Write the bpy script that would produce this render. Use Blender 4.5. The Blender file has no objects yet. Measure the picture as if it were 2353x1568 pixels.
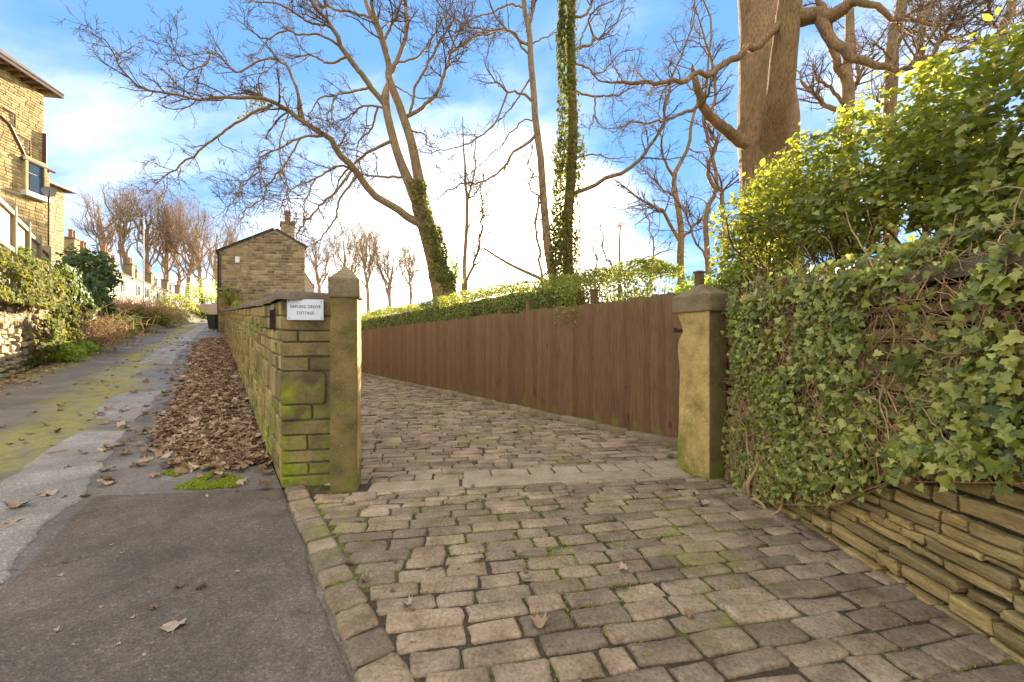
import bpy, math, random
import numpy as np
from mathutils import Matrix, Vector

rad = math.radians
scene = bpy.context.scene
C = scene.collection
RNG = np.random.default_rng(7)
random.seed(7)

# ------------------------------------------------------------------ camera
EYE, FPX = 1.30, 950.0
cam_d = bpy.data.cameras.new('camera')
cam = bpy.data.objects.new('camera', cam_d)
C.objects.link(cam)
cam.location = (0, 0, EYE)
cam.rotation_euler = (rad(90), 0, 0)
cam_d.sensor_width = 36.0
cam_d.lens = 36.0 * FPX / 2353.0
cam_d.clip_start = 0.05
cam_d.clip_end = 6000
scene.camera = cam

# ------------------------------------------------------------------ light
SUN_DIR = Vector((0.072, 1.0, 0.236)).normalized()      # towards the sun
SUN_EL = math.asin(SUN_DIR.z)
SUN_AZ = math.atan2(SUN_DIR.x, SUN_DIR.y)               # clockwise from +y
sun_d = bpy.data.lights.new('sun', 'SUN')
sun_d.energy = 3.6
sun_d.angle = rad(0.6)
sun_d.color = (1.0, 0.84, 0.60)
sun = bpy.data.objects.new('sun', sun_d)
C.objects.link(sun)
sun.rotation_euler = SUN_DIR.to_track_quat('Z', 'Y').to_euler()

world = bpy.data.worlds.new('World')
scene.world = world
world.use_nodes = True
SKY_GAMMA, SKY_SAT, SKY_TINT = 0.30, 1.0, (0.64, 1.24, 2.10, 1)
CLOUD_FAR, CLOUD_SUN = (12.0, 10.7, 8.8, 1), (36, 30, 21, 1)
CLOUD_BIAS = 0.10
BLUE_GAPS = (((0.42, 1.0, 0.58), 9.0, 0.22), ((-0.95, 1.0, 0.66), 7.0, 0.16), ((-0.25, 1.0, 0.85), 12.0, 0.13))


def build_world():
    nt = world.node_tree
    nt.nodes.clear()
    N, L = nt.nodes.new, nt.links.new

    def math_(op, a, b=None, clamp=False):
        n = N('ShaderNodeMath'); n.operation = op; n.use_clamp = clamp
        for i, v in enumerate((a, b)):
            if v is None: continue
            if isinstance(v, (int, float)): n.inputs[i].default_value = v
            else: L(v, n.inputs[i])
        return n.outputs[0]
    out = N('ShaderNodeOutputWorld')
    bg = N('ShaderNodeBackground'); bg.inputs[1].default_value = 0.055
    L(bg.outputs[0], out.inputs[0])
    sky = N('ShaderNodeTexSky'); sky.sky_type = 'NISHITA'; sky.sun_disc = False
    sky.sun_elevation = SUN_EL; sky.sun_rotation = SUN_AZ
    sky.air_density = 1.0; sky.dust_density = 0.0; sky.ozone_density = 2.0
    hsv = N('ShaderNodeHueSaturation'); hsv.inputs['Saturation'].default_value = SKY_SAT
    hsv.inputs['Value'].default_value = 1.0
    gm = N('ShaderNodeGamma'); gm.inputs[1].default_value = SKY_GAMMA      # evens out the sky as the photograph does
    L(sky.outputs[0], gm.inputs[0]); L(gm.outputs[0], hsv.inputs['Color'])
    tint = N('ShaderNodeMix'); tint.data_type = 'RGBA'; tint.blend_type = 'MULTIPLY'
    tint.inputs[0].default_value = 1.0
    tint.inputs[7].default_value = SKY_TINT
    L(hsv.outputs[0], tint.inputs[6])
    geo = N('ShaderNodeTexCoord')
    sep = N('ShaderNodeSeparateXYZ'); L(geo.outputs['Generated'], sep.inputs[0])
    den = math_('ADD', math_('MAXIMUM', sep.outputs[2], 0.0), 0.30)
    comb = N('ShaderNodeCombineXYZ')
    L(math_('DIVIDE', sep.outputs[0], den), comb.inputs[0])
    L(math_('DIVIDE', sep.outputs[1], den), comb.inputs[1])
    mp = N('ShaderNodeMapping'); mp.inputs['Scale'].default_value = (0.8, 1.25, 1)
    mp.inputs['Location'].default_value = (5.1, 2.35, 0)
    mp.inputs['Rotation'].default_value = (0, 0, 0.35)
    L(comb.outputs[0], mp.inputs[0])
    n1 = N('ShaderNodeTexNoise'); n1.inputs['Scale'].default_value = 1.25
    n1.inputs['Detail'].default_value = 7; n1.inputs['Roughness'].default_value = 0.56
    n1.inputs['Distortion'].default_value = 0.25
    L(mp.outputs[0], n1.inputs[0])

    def near(d, k):
        dot = N('ShaderNodeVectorMath'); dot.operation = 'DOT_PRODUCT'
        L(geo.outputs['Generated'], dot.inputs[0]); dot.inputs[1].default_value = Vector(d).normalized()
        return math_('POWER', 2.718, math_('MULTIPLY', math_('SUBTRACT', 1.0, dot.outputs['Value']), -k))
    halo = near(SUN_DIR, 60.0)                       # bright veil round the sun
    bank = near((-0.36, 1.0, 0.20), 15.0)            # the cloud bank to its left
    horiz = math_('POWER', 2.718, math_('MULTIPLY', math_('MAXIMUM', sep.outputs[2], 0.0), -6.0))
    cov = math_('ADD', math_('ADD', n1.outputs[0], CLOUD_BIAS), math_('MULTIPLY', halo, 0.34))
    for d, k, w in BLUE_GAPS:
        cov = math_('SUBTRACT', cov, math_('MULTIPLY', near(d, k), w))
    cov = math_('ADD', cov, math_('MULTIPLY', bank, 0.20))
    cov = math_('ADD', cov, math_('MULTIPLY', horiz, 0.06))
    mr = N('ShaderNodeMapRange'); mr.interpolation_type = 'SMOOTHSTEP'
    mr.inputs['From Min'].default_value = 0.36; mr.inputs['From Max'].default_value = 1.04
    L(cov, mr.inputs['Value'])
    cl = N('ShaderNodeMix'); cl.data_type = 'RGBA'
    cl.inputs[6].default_value = CLOUD_FAR              # cloud away from the sun
    cl.inputs[7].default_value = CLOUD_SUN              # cloud lit through near it
    L(halo, cl.inputs[0])
    mix = N('ShaderNodeMix'); mix.data_type = 'RGBA'
    L(mr.outputs[0], mix.inputs[0]); L(tint.outputs[2], mix.inputs[6]); L(cl.outputs[2], mix.inputs[7])
    L(mix.outputs[2], bg.inputs[0])


build_world()
vs = scene.view_settings
vs.view_transform = 'Standard'
vs.look = 'None'
vs.exposure = 2.8
vs.gamma = 1.0
vs.use_curve_mapping = False
scene.render.engine = 'CYCLES'
scene.cycles.use_denoising = True
scene.cycles.max_bounces = 8
scene.cycles.transparent_max_bounces = 8

# ------------------------------------------------------------------ frame of the place
DV = np.array([-0.584, 0.812]); DV = DV / np.linalg.norm(DV)     # up the lane
NV = np.array([DV[1], -DV[0]])                                    # to its right


def SN(s, n, z=0.0):
    return np.array([s * DV[0] + n * NV[0], s * DV[1] + n * NV[1], z])


def PX(vx, vy, d):
    return np.array([(vx - 1176.5) / FPX * d, d, EYE + (784 - vy) / FPX * d])


def lane_h(s):
    t = np.clip((np.asarray(s, float) - 2.6) / 3.4, 0, None)
    ramp = np.where(t < 1, t * t * 1.7, 1.7 + (t - 1) * 3.4)
    h = 0.07 * ramp
    return np.where(h > 3.6, 3.6 + 0.35 * (1 - np.exp(-(h - 3.6) / 0.35)), h)


def lane_edge(s):
    s = np.asarray(s, float)
    return -3.35 + np.clip((s - 24) / 18.0, 0, None) * 1.85


def sstep(a, b, x):
    t = np.clip((np.asarray(x, float) - a) / (b - a), 0, 1)
    return t * t * (3 - 2 * t)


def ground_h(s, n):
    s = np.asarray(s, float); n = np.asarray(n, float)
    lane = lane_h(s)
    k = 1 - sstep(0.50, 0.82, n)
    h = lane * k
    h = np.where(n > 6, 0.05 + 0 * n, h)
    e = lane_edge(s)
    bank = sstep(0.25, 1.7, e - n) * 2.1 * sstep(4, 9, s) * (1 - 0.55 * sstep(22, 34, s)) + sstep(2, 8, e - n) * 0.6 * (1 - sstep(24, 36, s))
    return h + np.where(n < e, bank, 0)


# ------------------------------------------------------------------ materials
class MT:
    def __init__(self, name):
        self.m = bpy.data.materials.new(name); self.m.use_nodes = True
        self.nt = self.m.node_tree; self.nt.nodes.clear()
        self.out = self.N('ShaderNodeOutputMaterial')
        self.geo = self.N('ShaderNodeNewGeometry')
        self.pos = self.geo.outputs['Position']

    def N(self, t): return self.nt.nodes.new(t)

    def L(self, a, b): self.nt.links.new(a, b)

    def set(self, sock, v):
        if isinstance(v, bpy.types.NodeSocket): self.L(v, sock)
        elif isinstance(v, tuple) and len(v) == 3 and sock.type == 'RGBA': sock.default_value = (*v, 1)
        else: sock.default_value = v

    def math(self, op, a, b=0.0, clamp=False):
        n = self.N('ShaderNodeMath'); n.operation = op; n.use_clamp = clamp
        self.set(n.inputs[0], a); self.set(n.inputs[1], b); return n.outputs[0]

    def mix(self, f, a, b, mode='MIX'):
        n = self.N('ShaderNodeMix'); n.data_type = 'RGBA'; n.blend_type = mode
        self.set(n.inputs[0], f); self.set(n.inputs[6], a); self.set(n.inputs[7], b); return n.outputs[2]

    def noise(self, scale, detail=4, rough=0.55, vec=None, stretch=None, dist=0.0):
        v = self.pos if vec is None else vec
        if stretch:
            mp = self.N('ShaderNodeMapping'); mp.inputs['Scale'].default_value = stretch
            self.L(v, mp.inputs[0]); v = mp.outputs[0]
        n = self.N('ShaderNodeTexNoise'); n.inputs['Scale'].default_value = scale
        n.inputs['Detail'].default_value = detail; n.inputs['Roughness'].default_value = rough
        n.inputs['Distortion'].default_value = dist
        self.L(v, n.inputs['Vector']); return n.outputs[0]

    def rng(self, v, a, b, c=0.0, d=1.0):
        n = self.N('ShaderNodeMapRange'); n.interpolation_type = 'SMOOTHSTEP'
        self.set(n.inputs['Value'], v)
        for k, x in zip(('From Min', 'From Max', 'To Min', 'To Max'), (a, b, c, d)):
            n.inputs[k].default_value = x
        return n.outputs[0]

    def ramp(self, f, stops):
        n = self.N('ShaderNodeValToRGB'); e = n.color_ramp.elements
        while len(e) < len(stops): e.new(0.5)
        for x, (p, c) in zip(e, stops): x.position = p; x.color = (*c, 1)
        self.L(f, n.inputs[0]); return n.outputs[0]

    def rnd(self):
        """one number for each loose piece, whether it is an object or an island of one"""
        oi = self.N('ShaderNodeObjectInfo')
        return self.math('FRACT', self.math('ADD', oi.outputs['Random'],
                                            self.math('MULTIPLY', self.geo.outputs['Random Per Island'], 7.31)))

    def bump(self, h, strength, dist, prev=None):
        n = self.N('ShaderNodeBump'); n.inputs['Strength'].default_value = strength
        n.inputs['Distance'].default_value = dist; self.L(h, n.inputs['Height'])
        if prev: self.L(prev, n.inputs['Normal'])
        return n.outputs[0]

    def done(self, col, rough=0.85, normal=None, spec=0.3, trans=None, metallic=0.0):
        p = self.N('ShaderNodeBsdfPrincipled')
        self.set(p.inputs['Base Color'], col); self.set(p.inputs['Roughness'], rough)
        p.inputs['Specular IOR Level'].default_value = spec
        p.inputs['Metallic'].default_value = metallic
        if normal: self.L(normal, p.inputs['Normal'])
        res = p.outputs[0]
        if trans:
            t = self.N('ShaderNodeBsdfTranslucent'); self.set(t.inputs[0], trans[1])
            ms = self.N('ShaderNodeMixShader'); ms.inputs[0].default_value = trans[0]
            self.L(res, ms.inputs[1]); self.L(t.outputs[0], ms.inputs[2]); res = ms.outputs[0]
        self.L(res, self.out.inputs[0])
        return self.m


def m_stone(name, cols, moss=(0.12, 0.16, 0.02), moss_amt=0.5, moss_scale=2.2, grain=60, bump=0.5,
            lam=False, soot=0.0, var=0.35, low_moss=None, rough=0.88, bscale=1.0, pits=False):
    t = MT(name)
    n = t.noise(5.0 * bscale, 6, 0.6, stretch=(1, 1, 6) if lam else None)
    base = t.ramp(n, [(0.3, cols[0]), (0.5, cols[1]), (0.72, cols[2])])
    r = t.rnd()
    base = t.mix(1.0, base, t.ramp(r, [(0, (1 - var,) * 3), (0.5, (1, 0.98, 0.95)), (1, (1 + var * 0.6, 1 + var * 0.5, 1 + var * 0.35))]), 'MULTIPLY')
    fine = t.noise(grain, 5, 0.7, stretch=(1, 1, 3) if lam else None)
    base = t.mix(0.85 if pits else 0.6, base, t.ramp(fine, [(0.28, (0.40,) * 3), (0.5, (0.95,) * 3), (0.72, (1.35,) * 3)]), 'MULTIPLY')
    if soot > 0:
        s = t.rng(t.noise(3.1, 5, 0.65), 0.5, 0.7)
        base = t.mix(t.math('MULTIPLY', s, soot), base, (0.06, 0.048, 0.036))
    if moss_amt > 0:
        m = t.noise(moss_scale, 6, 0.62)
        if low_moss:
            sp = t.N('ShaderNodeSeparateXYZ'); t.L(t.pos, sp.inputs[0])
            m = t.math('ADD', m, t.rng(sp.outputs[2], low_moss[0], low_moss[1], low_moss[2], 0.0))
        mk = t.rng(m, 0.52, 0.72, 0, moss_amt)
        mc = t.ramp(t.noise(14, 4), [(0.3, tuple(x * 0.6 for x in moss)), (0.7, tuple(x * 1.35 for x in moss))])
        base = t.mix(mk, base, mc)
    b = t.bump(t.noise(26 * bscale, 6, 0.65, stretch=(1, 1, 4) if lam else None), bump, 0.012)
    if pits:
        vo = t.N('ShaderNodeTexVoronoi'); vo.inputs['Scale'].default_value = 34; t.L(t.pos, vo.inputs['Vector'])
        pit = t.rng(vo.outputs['Distance'], 0.0, 0.22, 1, 0)
        pit = t.math('MULTIPLY', pit, t.rng(t.noise(11, 4), 0.5, 0.62))
        base = t.mix(t.math('MULTIPLY', pit, 0.55), base, (0.05, 0.036, 0.024))
        b = t.bump(t.noise(8, 5, 0.6), 0.5, 0.03, b)
    b = t.bump(fine, bump * 0.7, 0.004, b)
    return t.done(base, rough, b, 0.25)


M = {}
M['sett'] = m_stone('sett_stone', [(0.20, 0.138, 0.08), (0.315, 0.23, 0.142), (0.42, 0.315, 0.208)],
                    moss=(0.20, 0.22, 0.02), moss_amt=0.55, moss_scale=1.3, var=0.36, bump=0.8, rough=0.78, soot=0.25, pits=True)
M['wall_stone'] = m_stone('wall_stone', [(0.22, 0.15, 0.05), (0.36, 0.26, 0.095), (0.46, 0.34, 0.14)],
                          moss=(0.22, 0.26, 0.015), moss_amt=0.85, moss_scale=1.8, var=0.45, soot=0.45,
                          low_moss=(0.0, 1.2, 0.10))
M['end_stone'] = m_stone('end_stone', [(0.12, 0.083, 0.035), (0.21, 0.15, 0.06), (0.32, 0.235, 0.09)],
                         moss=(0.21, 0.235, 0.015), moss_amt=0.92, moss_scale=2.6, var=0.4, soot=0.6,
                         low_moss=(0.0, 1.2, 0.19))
M['dry_stone'] = m_stone('dry_stone', [(0.28, 0.19, 0.065), (0.44, 0.32, 0.125), (0.56, 0.43, 0.20)],
                         moss=(0.27, 0.27, 0.015), moss_amt=0.7, moss_scale=1.5, var=0.35, lam=True, bump=0.8)
M['cope_stone'] = m_stone('coping_stone', [(0.14, 0.10, 0.07), (0.20, 0.15, 0.10), (0.27, 0.20, 0.13)],
                          moss=(0.14, 0.16, 0.02), moss_amt=0.4, var=0.2)
M['rubble'] = m_stone('rubble_stone', [(0.34, 0.25, 0.15), (0.48, 0.37, 0.23), (0.60, 0.48, 0.32)],
                      moss=(0.16, 0.17, 0.04), moss_amt=0.4, var=0.3)
M['mortar'] = m_stone('lime_mortar', [(0.16, 0.12, 0.06), (0.24, 0.185, 0.10), (0.33, 0.26, 0.15)],
                      moss=(0.16, 0.19, 0.02), moss_amt=0.6, moss_scale=2.5, grain=90)
M['dark_gap'] = m_stone('soil_in_joints', [(0.035, 0.026, 0.017), (0.055, 0.042, 0.028), (0.08, 0.062, 0.04)], moss_amt=0.0)
M['house_stone'] = m_stone('house_stone', [(0.22, 0.165, 0.085), (0.33, 0.255, 0.135), (0.42, 0.33, 0.19)], moss_amt=0.0,
                           var=0.5, soot=0.5, bscale=0.4, bump=0.3)
M['house_mortar'] = m_stone('house_mortar', [(0.38, 0.31, 0.19), (0.44, 0.37, 0.23), (0.50, 0.42, 0.28)], moss_amt=0.0, bump=0.2)
M['tall_stone'] = m_stone('tall_house_stone', [(0.38, 0.27, 0.115), (0.52, 0.38, 0.165), (0.62, 0.47, 0.23)], moss_amt=0.0,
                          var=0.4, soot=0.25, bscale=0.4, bump=0.3)
M['tall_mortar'] = m_stone('tall_house_mortar', [(0.42, 0.33, 0.18), (0.50, 0.40, 0.23), (0.56, 0.46, 0.28)], moss_amt=0.0, bump=0.2)
M['pale_render'] = m_stone('pale_render', [(0.36, 0.28, 0.20), (0.42, 0.335, 0.25), (0.47, 0.38, 0.29)], moss_amt=0.0, bump=0.15, var=0.1)
M['slate'] = m_stone('roof_slate', [(0.10, 0.085, 0.07), (0.15, 0.125, 0.10), (0.21, 0.18, 0.145)], moss_amt=0.25, var=0.4)
M['terracotta'] = m_stone('terracotta', [(0.30, 0.13, 0.075), (0.38, 0.17, 0.10), (0.44, 0.22, 0.14)], moss_amt=0.0, bump=0.2)
M['earth'] = m_stone('bank_earth', [(0.07, 0.052, 0.03), (0.13, 0.10, 0.05), (0.20, 0.155, 0.08)],
                     moss=(0.13, 0.17, 0.025), moss_amt=0.9, moss_scale=1.6, bump=0.8)


def m_post(name, tooled, c):
    t = MT(name)
    base = t.ramp(t.noise(4.5, 6, 0.62), [(0.28, tuple(x * 0.55 for x in c)), (0.5, c), (0.75, tuple(min(1, x * 1.35) for x in c))])
    fine = t.noise(75, 5, 0.7)
    base = t.mix(0.5, base, t.ramp(fine, [(0.25, (0.5,) * 3), (0.6, (1.05,) * 3)]), 'MULTIPLY')
    base = t.mix(t.rng(t.noise(7, 7, 0.72), 0.54, 0.70, 0, 0.6), base, tuple(x * 0.32 for x in c))
    base = t.mix(t.rng(t.noise(23, 4, 0.6), 0.64, 0.70, 0, 0.6), base, tuple(min(0.8, x * 1.7) for x in c))
    sp = t.N('ShaderNodeSeparateXYZ'); t.L(t.pos, sp.inputs[0])
    m = t.math('ADD', t.noise(3.2, 6, 0.65), t.rng(sp.outputs[2], 0.05, 0.75, 0.16, 0.0))
    base = t.mix(t.rng(m, 0.52, 0.74, 0, 0.8), base, (0.16, 0.19, 0.018))
    b = t.bump(t.noise(18, 7, 0.72), 0.8, 0.03)
    b = t.bump(fine, 0.5, 0.004, b)
    if tooled:
        w = t.N('ShaderNodeTexWave'); w.wave_type = 'BANDS'; w.bands_direction = 'DIAGONAL'
        w.inputs['Scale'].default_value = 21; w.inputs['Distortion'].default_value = 3.2
        w.inputs['Detail'].default_value = 2; w.inputs['Detail Scale'].default_value = 1.2
        mp = t.N('ShaderNodeMapping'); mp.inputs['Scale'].default_value = (0.75, 0.3, 1.25)
        t.L(t.pos, mp.inputs[0]); t.L(mp.outputs[0], w.inputs[0])
        b = t.bump(w.outputs['Fac'], 0.42, 0.005, b)
    return t.done(base, 0.88, b, 0.2)


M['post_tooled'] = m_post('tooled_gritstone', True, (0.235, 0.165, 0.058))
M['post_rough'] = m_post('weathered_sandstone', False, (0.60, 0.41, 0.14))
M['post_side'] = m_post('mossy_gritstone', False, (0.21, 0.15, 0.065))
M['cap'] = m_post('cap_gritstone', False, (0.27, 0.20, 0.105))


def m_asphalt(name, c, moss=0.0, wet=0.0):
    t = MT(name)
    sp = t.noise(170, 3, 0.8)
    base = t.ramp(t.noise(1.7, 6, 0.62), [(0.3, tuple(x * 0.7 for x in c)), (0.52, c), (0.72, tuple(x * 1.5 for x in c))])
    vo = t.N('ShaderNodeTexVoronoi'); vo.inputs['Scale'].default_value = 95; t.L(t.pos, vo.inputs['Vector'])
    chip = t.N('ShaderNodeSeparateColor'); t.L(vo.outputs['Color'], chip.inputs[0])
    base = t.mix(0.5, base, t.ramp(chip.outputs[0], [(0.0, (0.45,) * 3), (0.5, (0.95,) * 3), (0.9, (1.35, 1.3, 1.2)), (1.0, (2.4, 2.2, 1.9))]), 'MULTIPLY')
    base = t.mix(0.7, base, t.ramp(sp, [(0.35, (0.5,) * 3), (0.52, (1.0,) * 3), (0.72, (1.75, 1.7, 1.6))]), 'MULTIPLY')
    grit = t.noise(38, 5, 0.75)
    base = t.mix(t.rng(grit, 0.58, 0.72, 0, 0.45), base, (0.20, 0.145, 0.09))
    damp = t.rng(t.noise(2.6, 6, 0.68), 0.50, 0.66, 0, 0.45)
    base = t.mix(damp, base, tuple(x * 0.45 for x in c))
    ck = t.N('ShaderNodeTexVoronoi'); ck.feature = 'DISTANCE_TO_EDGE'; ck.inputs['Scale'].default_value = 0.9
    wv = t.N('ShaderNodeVectorMath'); wv.operation = 'ADD'; t.L(t.pos, wv.inputs[0])
    nz = t.N('ShaderNodeTexNoise'); nz.inputs['Scale'].default_value = 3.0; nz.inputs['Detail'].default_value = 6; t.L(t.pos, nz.inputs['Vector'])
    t.L(nz.outputs['Color'], wv.inputs[1]); t.L(wv.outputs[0], ck.inputs['Vector'])
    base = t.mix(t.math('MULTIPLY', t.rng(ck.outputs['Distance'], 0.002, 0.012, 0.8, 0.0), t.rng(t.noise(0.8, 3), 0.5, 0.6)), base, (0.03, 0.024, 0.018))
    rough = 0.8
    if moss:
        d = t.N('ShaderNodeVectorMath'); d.operation = 'DOT_PRODUCT'; t.L(t.pos, d.inputs[0])
        d.inputs[1].default_value = (NV[0], NV[1], 0)
        w = t.math('ADD', d.outputs['Value'], t.math('MULTIPLY', t.math('SUBTRACT', t.noise(0.5, 3), 0.5), 1.4))
        g = t.math('ABSOLUTE', t.math('ADD', w, 1.62))
        g2 = t.math('ABSOLUTE', t.math('ADD', w, 3.25))
        band = t.math('MAXIMUM', t.rng(g, 0.1, 0.62, 1, 0), t.rng(g2, 0.1, 0.55, 0.85, 0))
        mk = t.math('MULTIPLY', band, t.rng(t.noise(4.5, 7, 0.72), 0.33, 0.56))
        base = t.mix(t.math('MULTIPLY', mk, moss), base, t.ramp(t.noise(30, 3), [(0.3, (0.24, 0.205, 0.018)), (0.7, (0.40, 0.34, 0.04))]))
        litter = t.rng(t.noise(9, 7, 0.75), 0.56, 0.70, 0, 0.6)
        base = t.mix(litter, base, (0.10, 0.07, 0.045))
    if wet:
        rough = t.rng(t.noise(1.2, 4), 0.4, 0.65, 0.35, 0.8)
    b = t.bump(vo.outputs['Distance'], 0.5, 0.008)
    b = t.bump(sp, 0.5, 0.006, b)
    b = t.bump(t.noise(9, 5), 0.35, 0.03, b)
    return t.done(base, rough, b, 0.35)


M['asphalt_new'] = m_asphalt('tarmac_patch', (0.152, 0.116, 0.082))
M['asphalt_old'] = m_asphalt('old_tarmac', (0.19, 0.155, 0.12), moss=0.9, wet=1)
M['concrete'] = m_asphalt('worn_concrete', (0.33, 0.28, 0.225), wet=1)


def m_plain(name, col, rough=0.6, var=0.0, metallic=0.0, scale=30):
    t = MT(name)
    n = t.noise(scale, 5, 0.6)
    c = t.mix(1.0, t.N('ShaderNodeRGB').outputs[0] if False else col, t.ramp(n, [(0.3, (1 - var,) * 3), (0.7, (1 + var * .6,) * 3)]), 'MULTIPLY')
    return t.done(c, rough, t.bump(n, 0.15, 0.004), 0.4, metallic=metallic)


M['sign_white'] = m_plain('sign_enamel', (0.74, 0.73, 0.73), 0.4, 0.05)
M['black'] = m_plain('black_paint', (0.018, 0.018, 0.018), 0.5, 0.2)
M['iron'] = m_plain('rusty_iron', (0.06, 0.036, 0.026), 0.75, 0.5, 0.3)
M['pipe'] = m_plain('brown_pipe', (0.10, 0.042, 0.032), 0.5, 0.2)
M['white_plastic'] = m_plain('white_plastic', (0.8, 0.8, 0.78), 0.4, 0.05)
M['grey_metal'] = m_plain('grey_metal', (0.42, 0.43, 0.44), 0.5, 0.15)
M['dish'] = m_plain('dish_paint', (0.22, 0.20, 0.17), 0.6, 0.2)
M['bin'] = m_plain('bin_plastic', (0.025, 0.04, 0.032), 0.45, 0.2)
M['glass'] = m_plain('window_glass', (0.05, 0.07, 0.09), 0.08, 0.1)
M['frame'] = m_plain('window_frame_paint', (0.04, 0.05, 0.055), 0.45, 0.1)
M['sill'] = m_plain('painted_sill', (0.7, 0.66, 0.58), 0.6, 0.1)


def m_board(name, c, algae=True):
    t = MT(name)
    g = t.noise(9, 7, 0.65, stretch=(9, 9, 0.35), dist=0.4)
    base = t.ramp(g, [(0.25, tuple(x * 0.5 for x in c)), (0.5, c), (0.78, tuple(min(1, x * 1.5) for x in c))])
    r = t.rnd()
    base = t.mix(1.0, base, t.ramp(r, [(0, (0.84, 0.81, 0.79)), (0.5, (1, 0.98, 0.96)), (1, (1.13, 1.14, 1.16))]), 'MULTIPLY')
    blot = t.rng(t.noise(2.3, 6, 0.6), 0.5, 0.75, 0, 0.45)
    base = t.mix(blot, base, tuple(x * 0.55 for x in c))
    kn = t.rng(t.noise(5.5, 2, 0.4, stretch=(1, 1, 0.5)), 0.71, 0.76, 0, 0.7)
    base = t.mix(kn, base, tuple(x * 0.28 for x in c))
    if algae:
        sp = t.N('ShaderNodeSeparateXYZ'); t.L(t.pos, sp.inputs[0])
        a = t.math('ADD', t.noise(3.0, 5, 0.65, stretch=(2, 2, 0.8)), t.rng(sp.outputs[2], 0.05, 0.5, 0.12, -0.06))
        a = t.math('MAXIMUM', t.rng(a, 0.58, 0.74, 0, 0.75), t.math('MULTIPLY', t.rng(sp.outputs[2], 1.62, 1.98, 0, 0.7), t.rng(t.noise(6, 4), 0.42, 0.65)))
        base = t.mix(a, base, (0.17, 0.17, 0.025))
    b = t.bump(g, 0.35, 0.006)
    return t.done(base, 0.72, b, 0.3)


M['board'] = m_board('stained_fence_board', (0.172, 0.090, 0.042))
M['old_board'] = m_board('weathered_board', (0.36, 0.28, 0.15), algae=False)


def m_leaf(name, stops, trans=0.35, tcol=(0.35, 0.45, 0.04), rough=0.55, patch=0.5):
    t = MT(name)
    r = t.rnd()
    col = t.ramp(r, stops)
    pn = t.noise(1.9, 3)
    col = t.mix(patch, col, t.ramp(pn, [(0.3, (0.6, 0.62, 0.55)), (0.7, (1.3, 1.2, 1.1))]), 'MULTIPLY')
    tc = t.mix(0.5, tcol, t.mix(1.0, col, (2.6, 2.6, 2.0), 'MULTIPLY'))
    return t.done(col, rough, None, 0.45, trans=(trans, tc))


M['ivy'] = m_leaf('ivy_leaf', [(0.0, (0.07, 0.09, 0.013)), (0.35, (0.165, 0.195, 0.03)), (0.7, (0.30, 0.325, 0.055)),
                               (0.9, (0.47, 0.47, 0.12)), (0.965, (0.32, 0.33, 0.06)), (1.0, (0.34, 0.15, 0.06))], 0.22, (0.28, 0.38, 0.05), 0.38)
M['privet'] = m_leaf('privet_leaf', [(0.0, (0.06, 0.09, 0.014)), (0.4, (0.15, 0.19, 0.024)), (0.75, (0.26, 0.28, 0.035)),
                                     (0.92, (0.30, 0.30, 0.045)), (1.0, (0.42, 0.34, 0.05))], 0.45, (0.55, 0.55, 0.05))
M['golden'] = m_leaf('golden_leaf', [(0.0, (0.08, 0.10, 0.012)), (0.5, (0.19, 0.20, 0.02)), (1.0, (0.36, 0.32, 0.03))], 0.4, (0.5, 0.48, 0.04))
M['box_leaf'] = m_leaf('clipped_hedge_leaf', [(0.0, (0.09, 0.12, 0.02)), (0.5, (0.20, 0.235, 0.045)), (1.0, (0.34, 0.34, 0.08))], 0.45, (0.55, 0.55, 0.08))
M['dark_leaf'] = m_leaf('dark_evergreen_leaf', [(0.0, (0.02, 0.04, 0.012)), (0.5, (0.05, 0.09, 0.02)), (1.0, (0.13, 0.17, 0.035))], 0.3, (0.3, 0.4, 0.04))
M['bright_leaf'] = m_leaf('bright_leaf', [(0.0, (0.12, 0.19, 0.02)), (0.5, (0.25, 0.33, 0.045)), (1.0, (0.42, 0.45, 0.07))], 0.5, (0.6, 0.75, 0.08))
M['bank_ivy'] = m_leaf('sunlit_bank_ivy_leaf', [(0.0, (0.03, 0.05, 0.008)), (0.4, (0.075, 0.10, 0.012)), (0.8, (0.17, 0.17, 0.018)), (1.0, (0.32, 0.24, 0.03))], 0.3, (0.30, 0.30, 0.02), 0.8)
M['dead_leaf'] = m_leaf('dead_leaf', [(0.0, (0.12, 0.063, 0.030)), (0.4, (0.27, 0.16, 0.08)), (0.75, (0.42, 0.27, 0.15)), (1.0, (0.56, 0.42, 0.28))], 0.12, (0.4, 0.2, 0.06), 0.7, 0.3)
M['bracken'] = m_leaf('dead_bracken', [(0.0, (0.20, 0.10, 0.045)), (0.5, (0.38, 0.20, 0.09)), (1.0, (0.5, 0.32, 0.16))], 0.3, (0.6, 0.3, 0.1), 0.8)
M['moss'] = m_leaf('moss_tuft', [(0.0, (0.13, 0.17, 0.01)), (0.5, (0.25, 0.30, 0.012)), (1.0, (0.38, 0.40, 0.03))], 0.3, (0.5, 0.6, 0.03), 0.9, 0.3)


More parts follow.
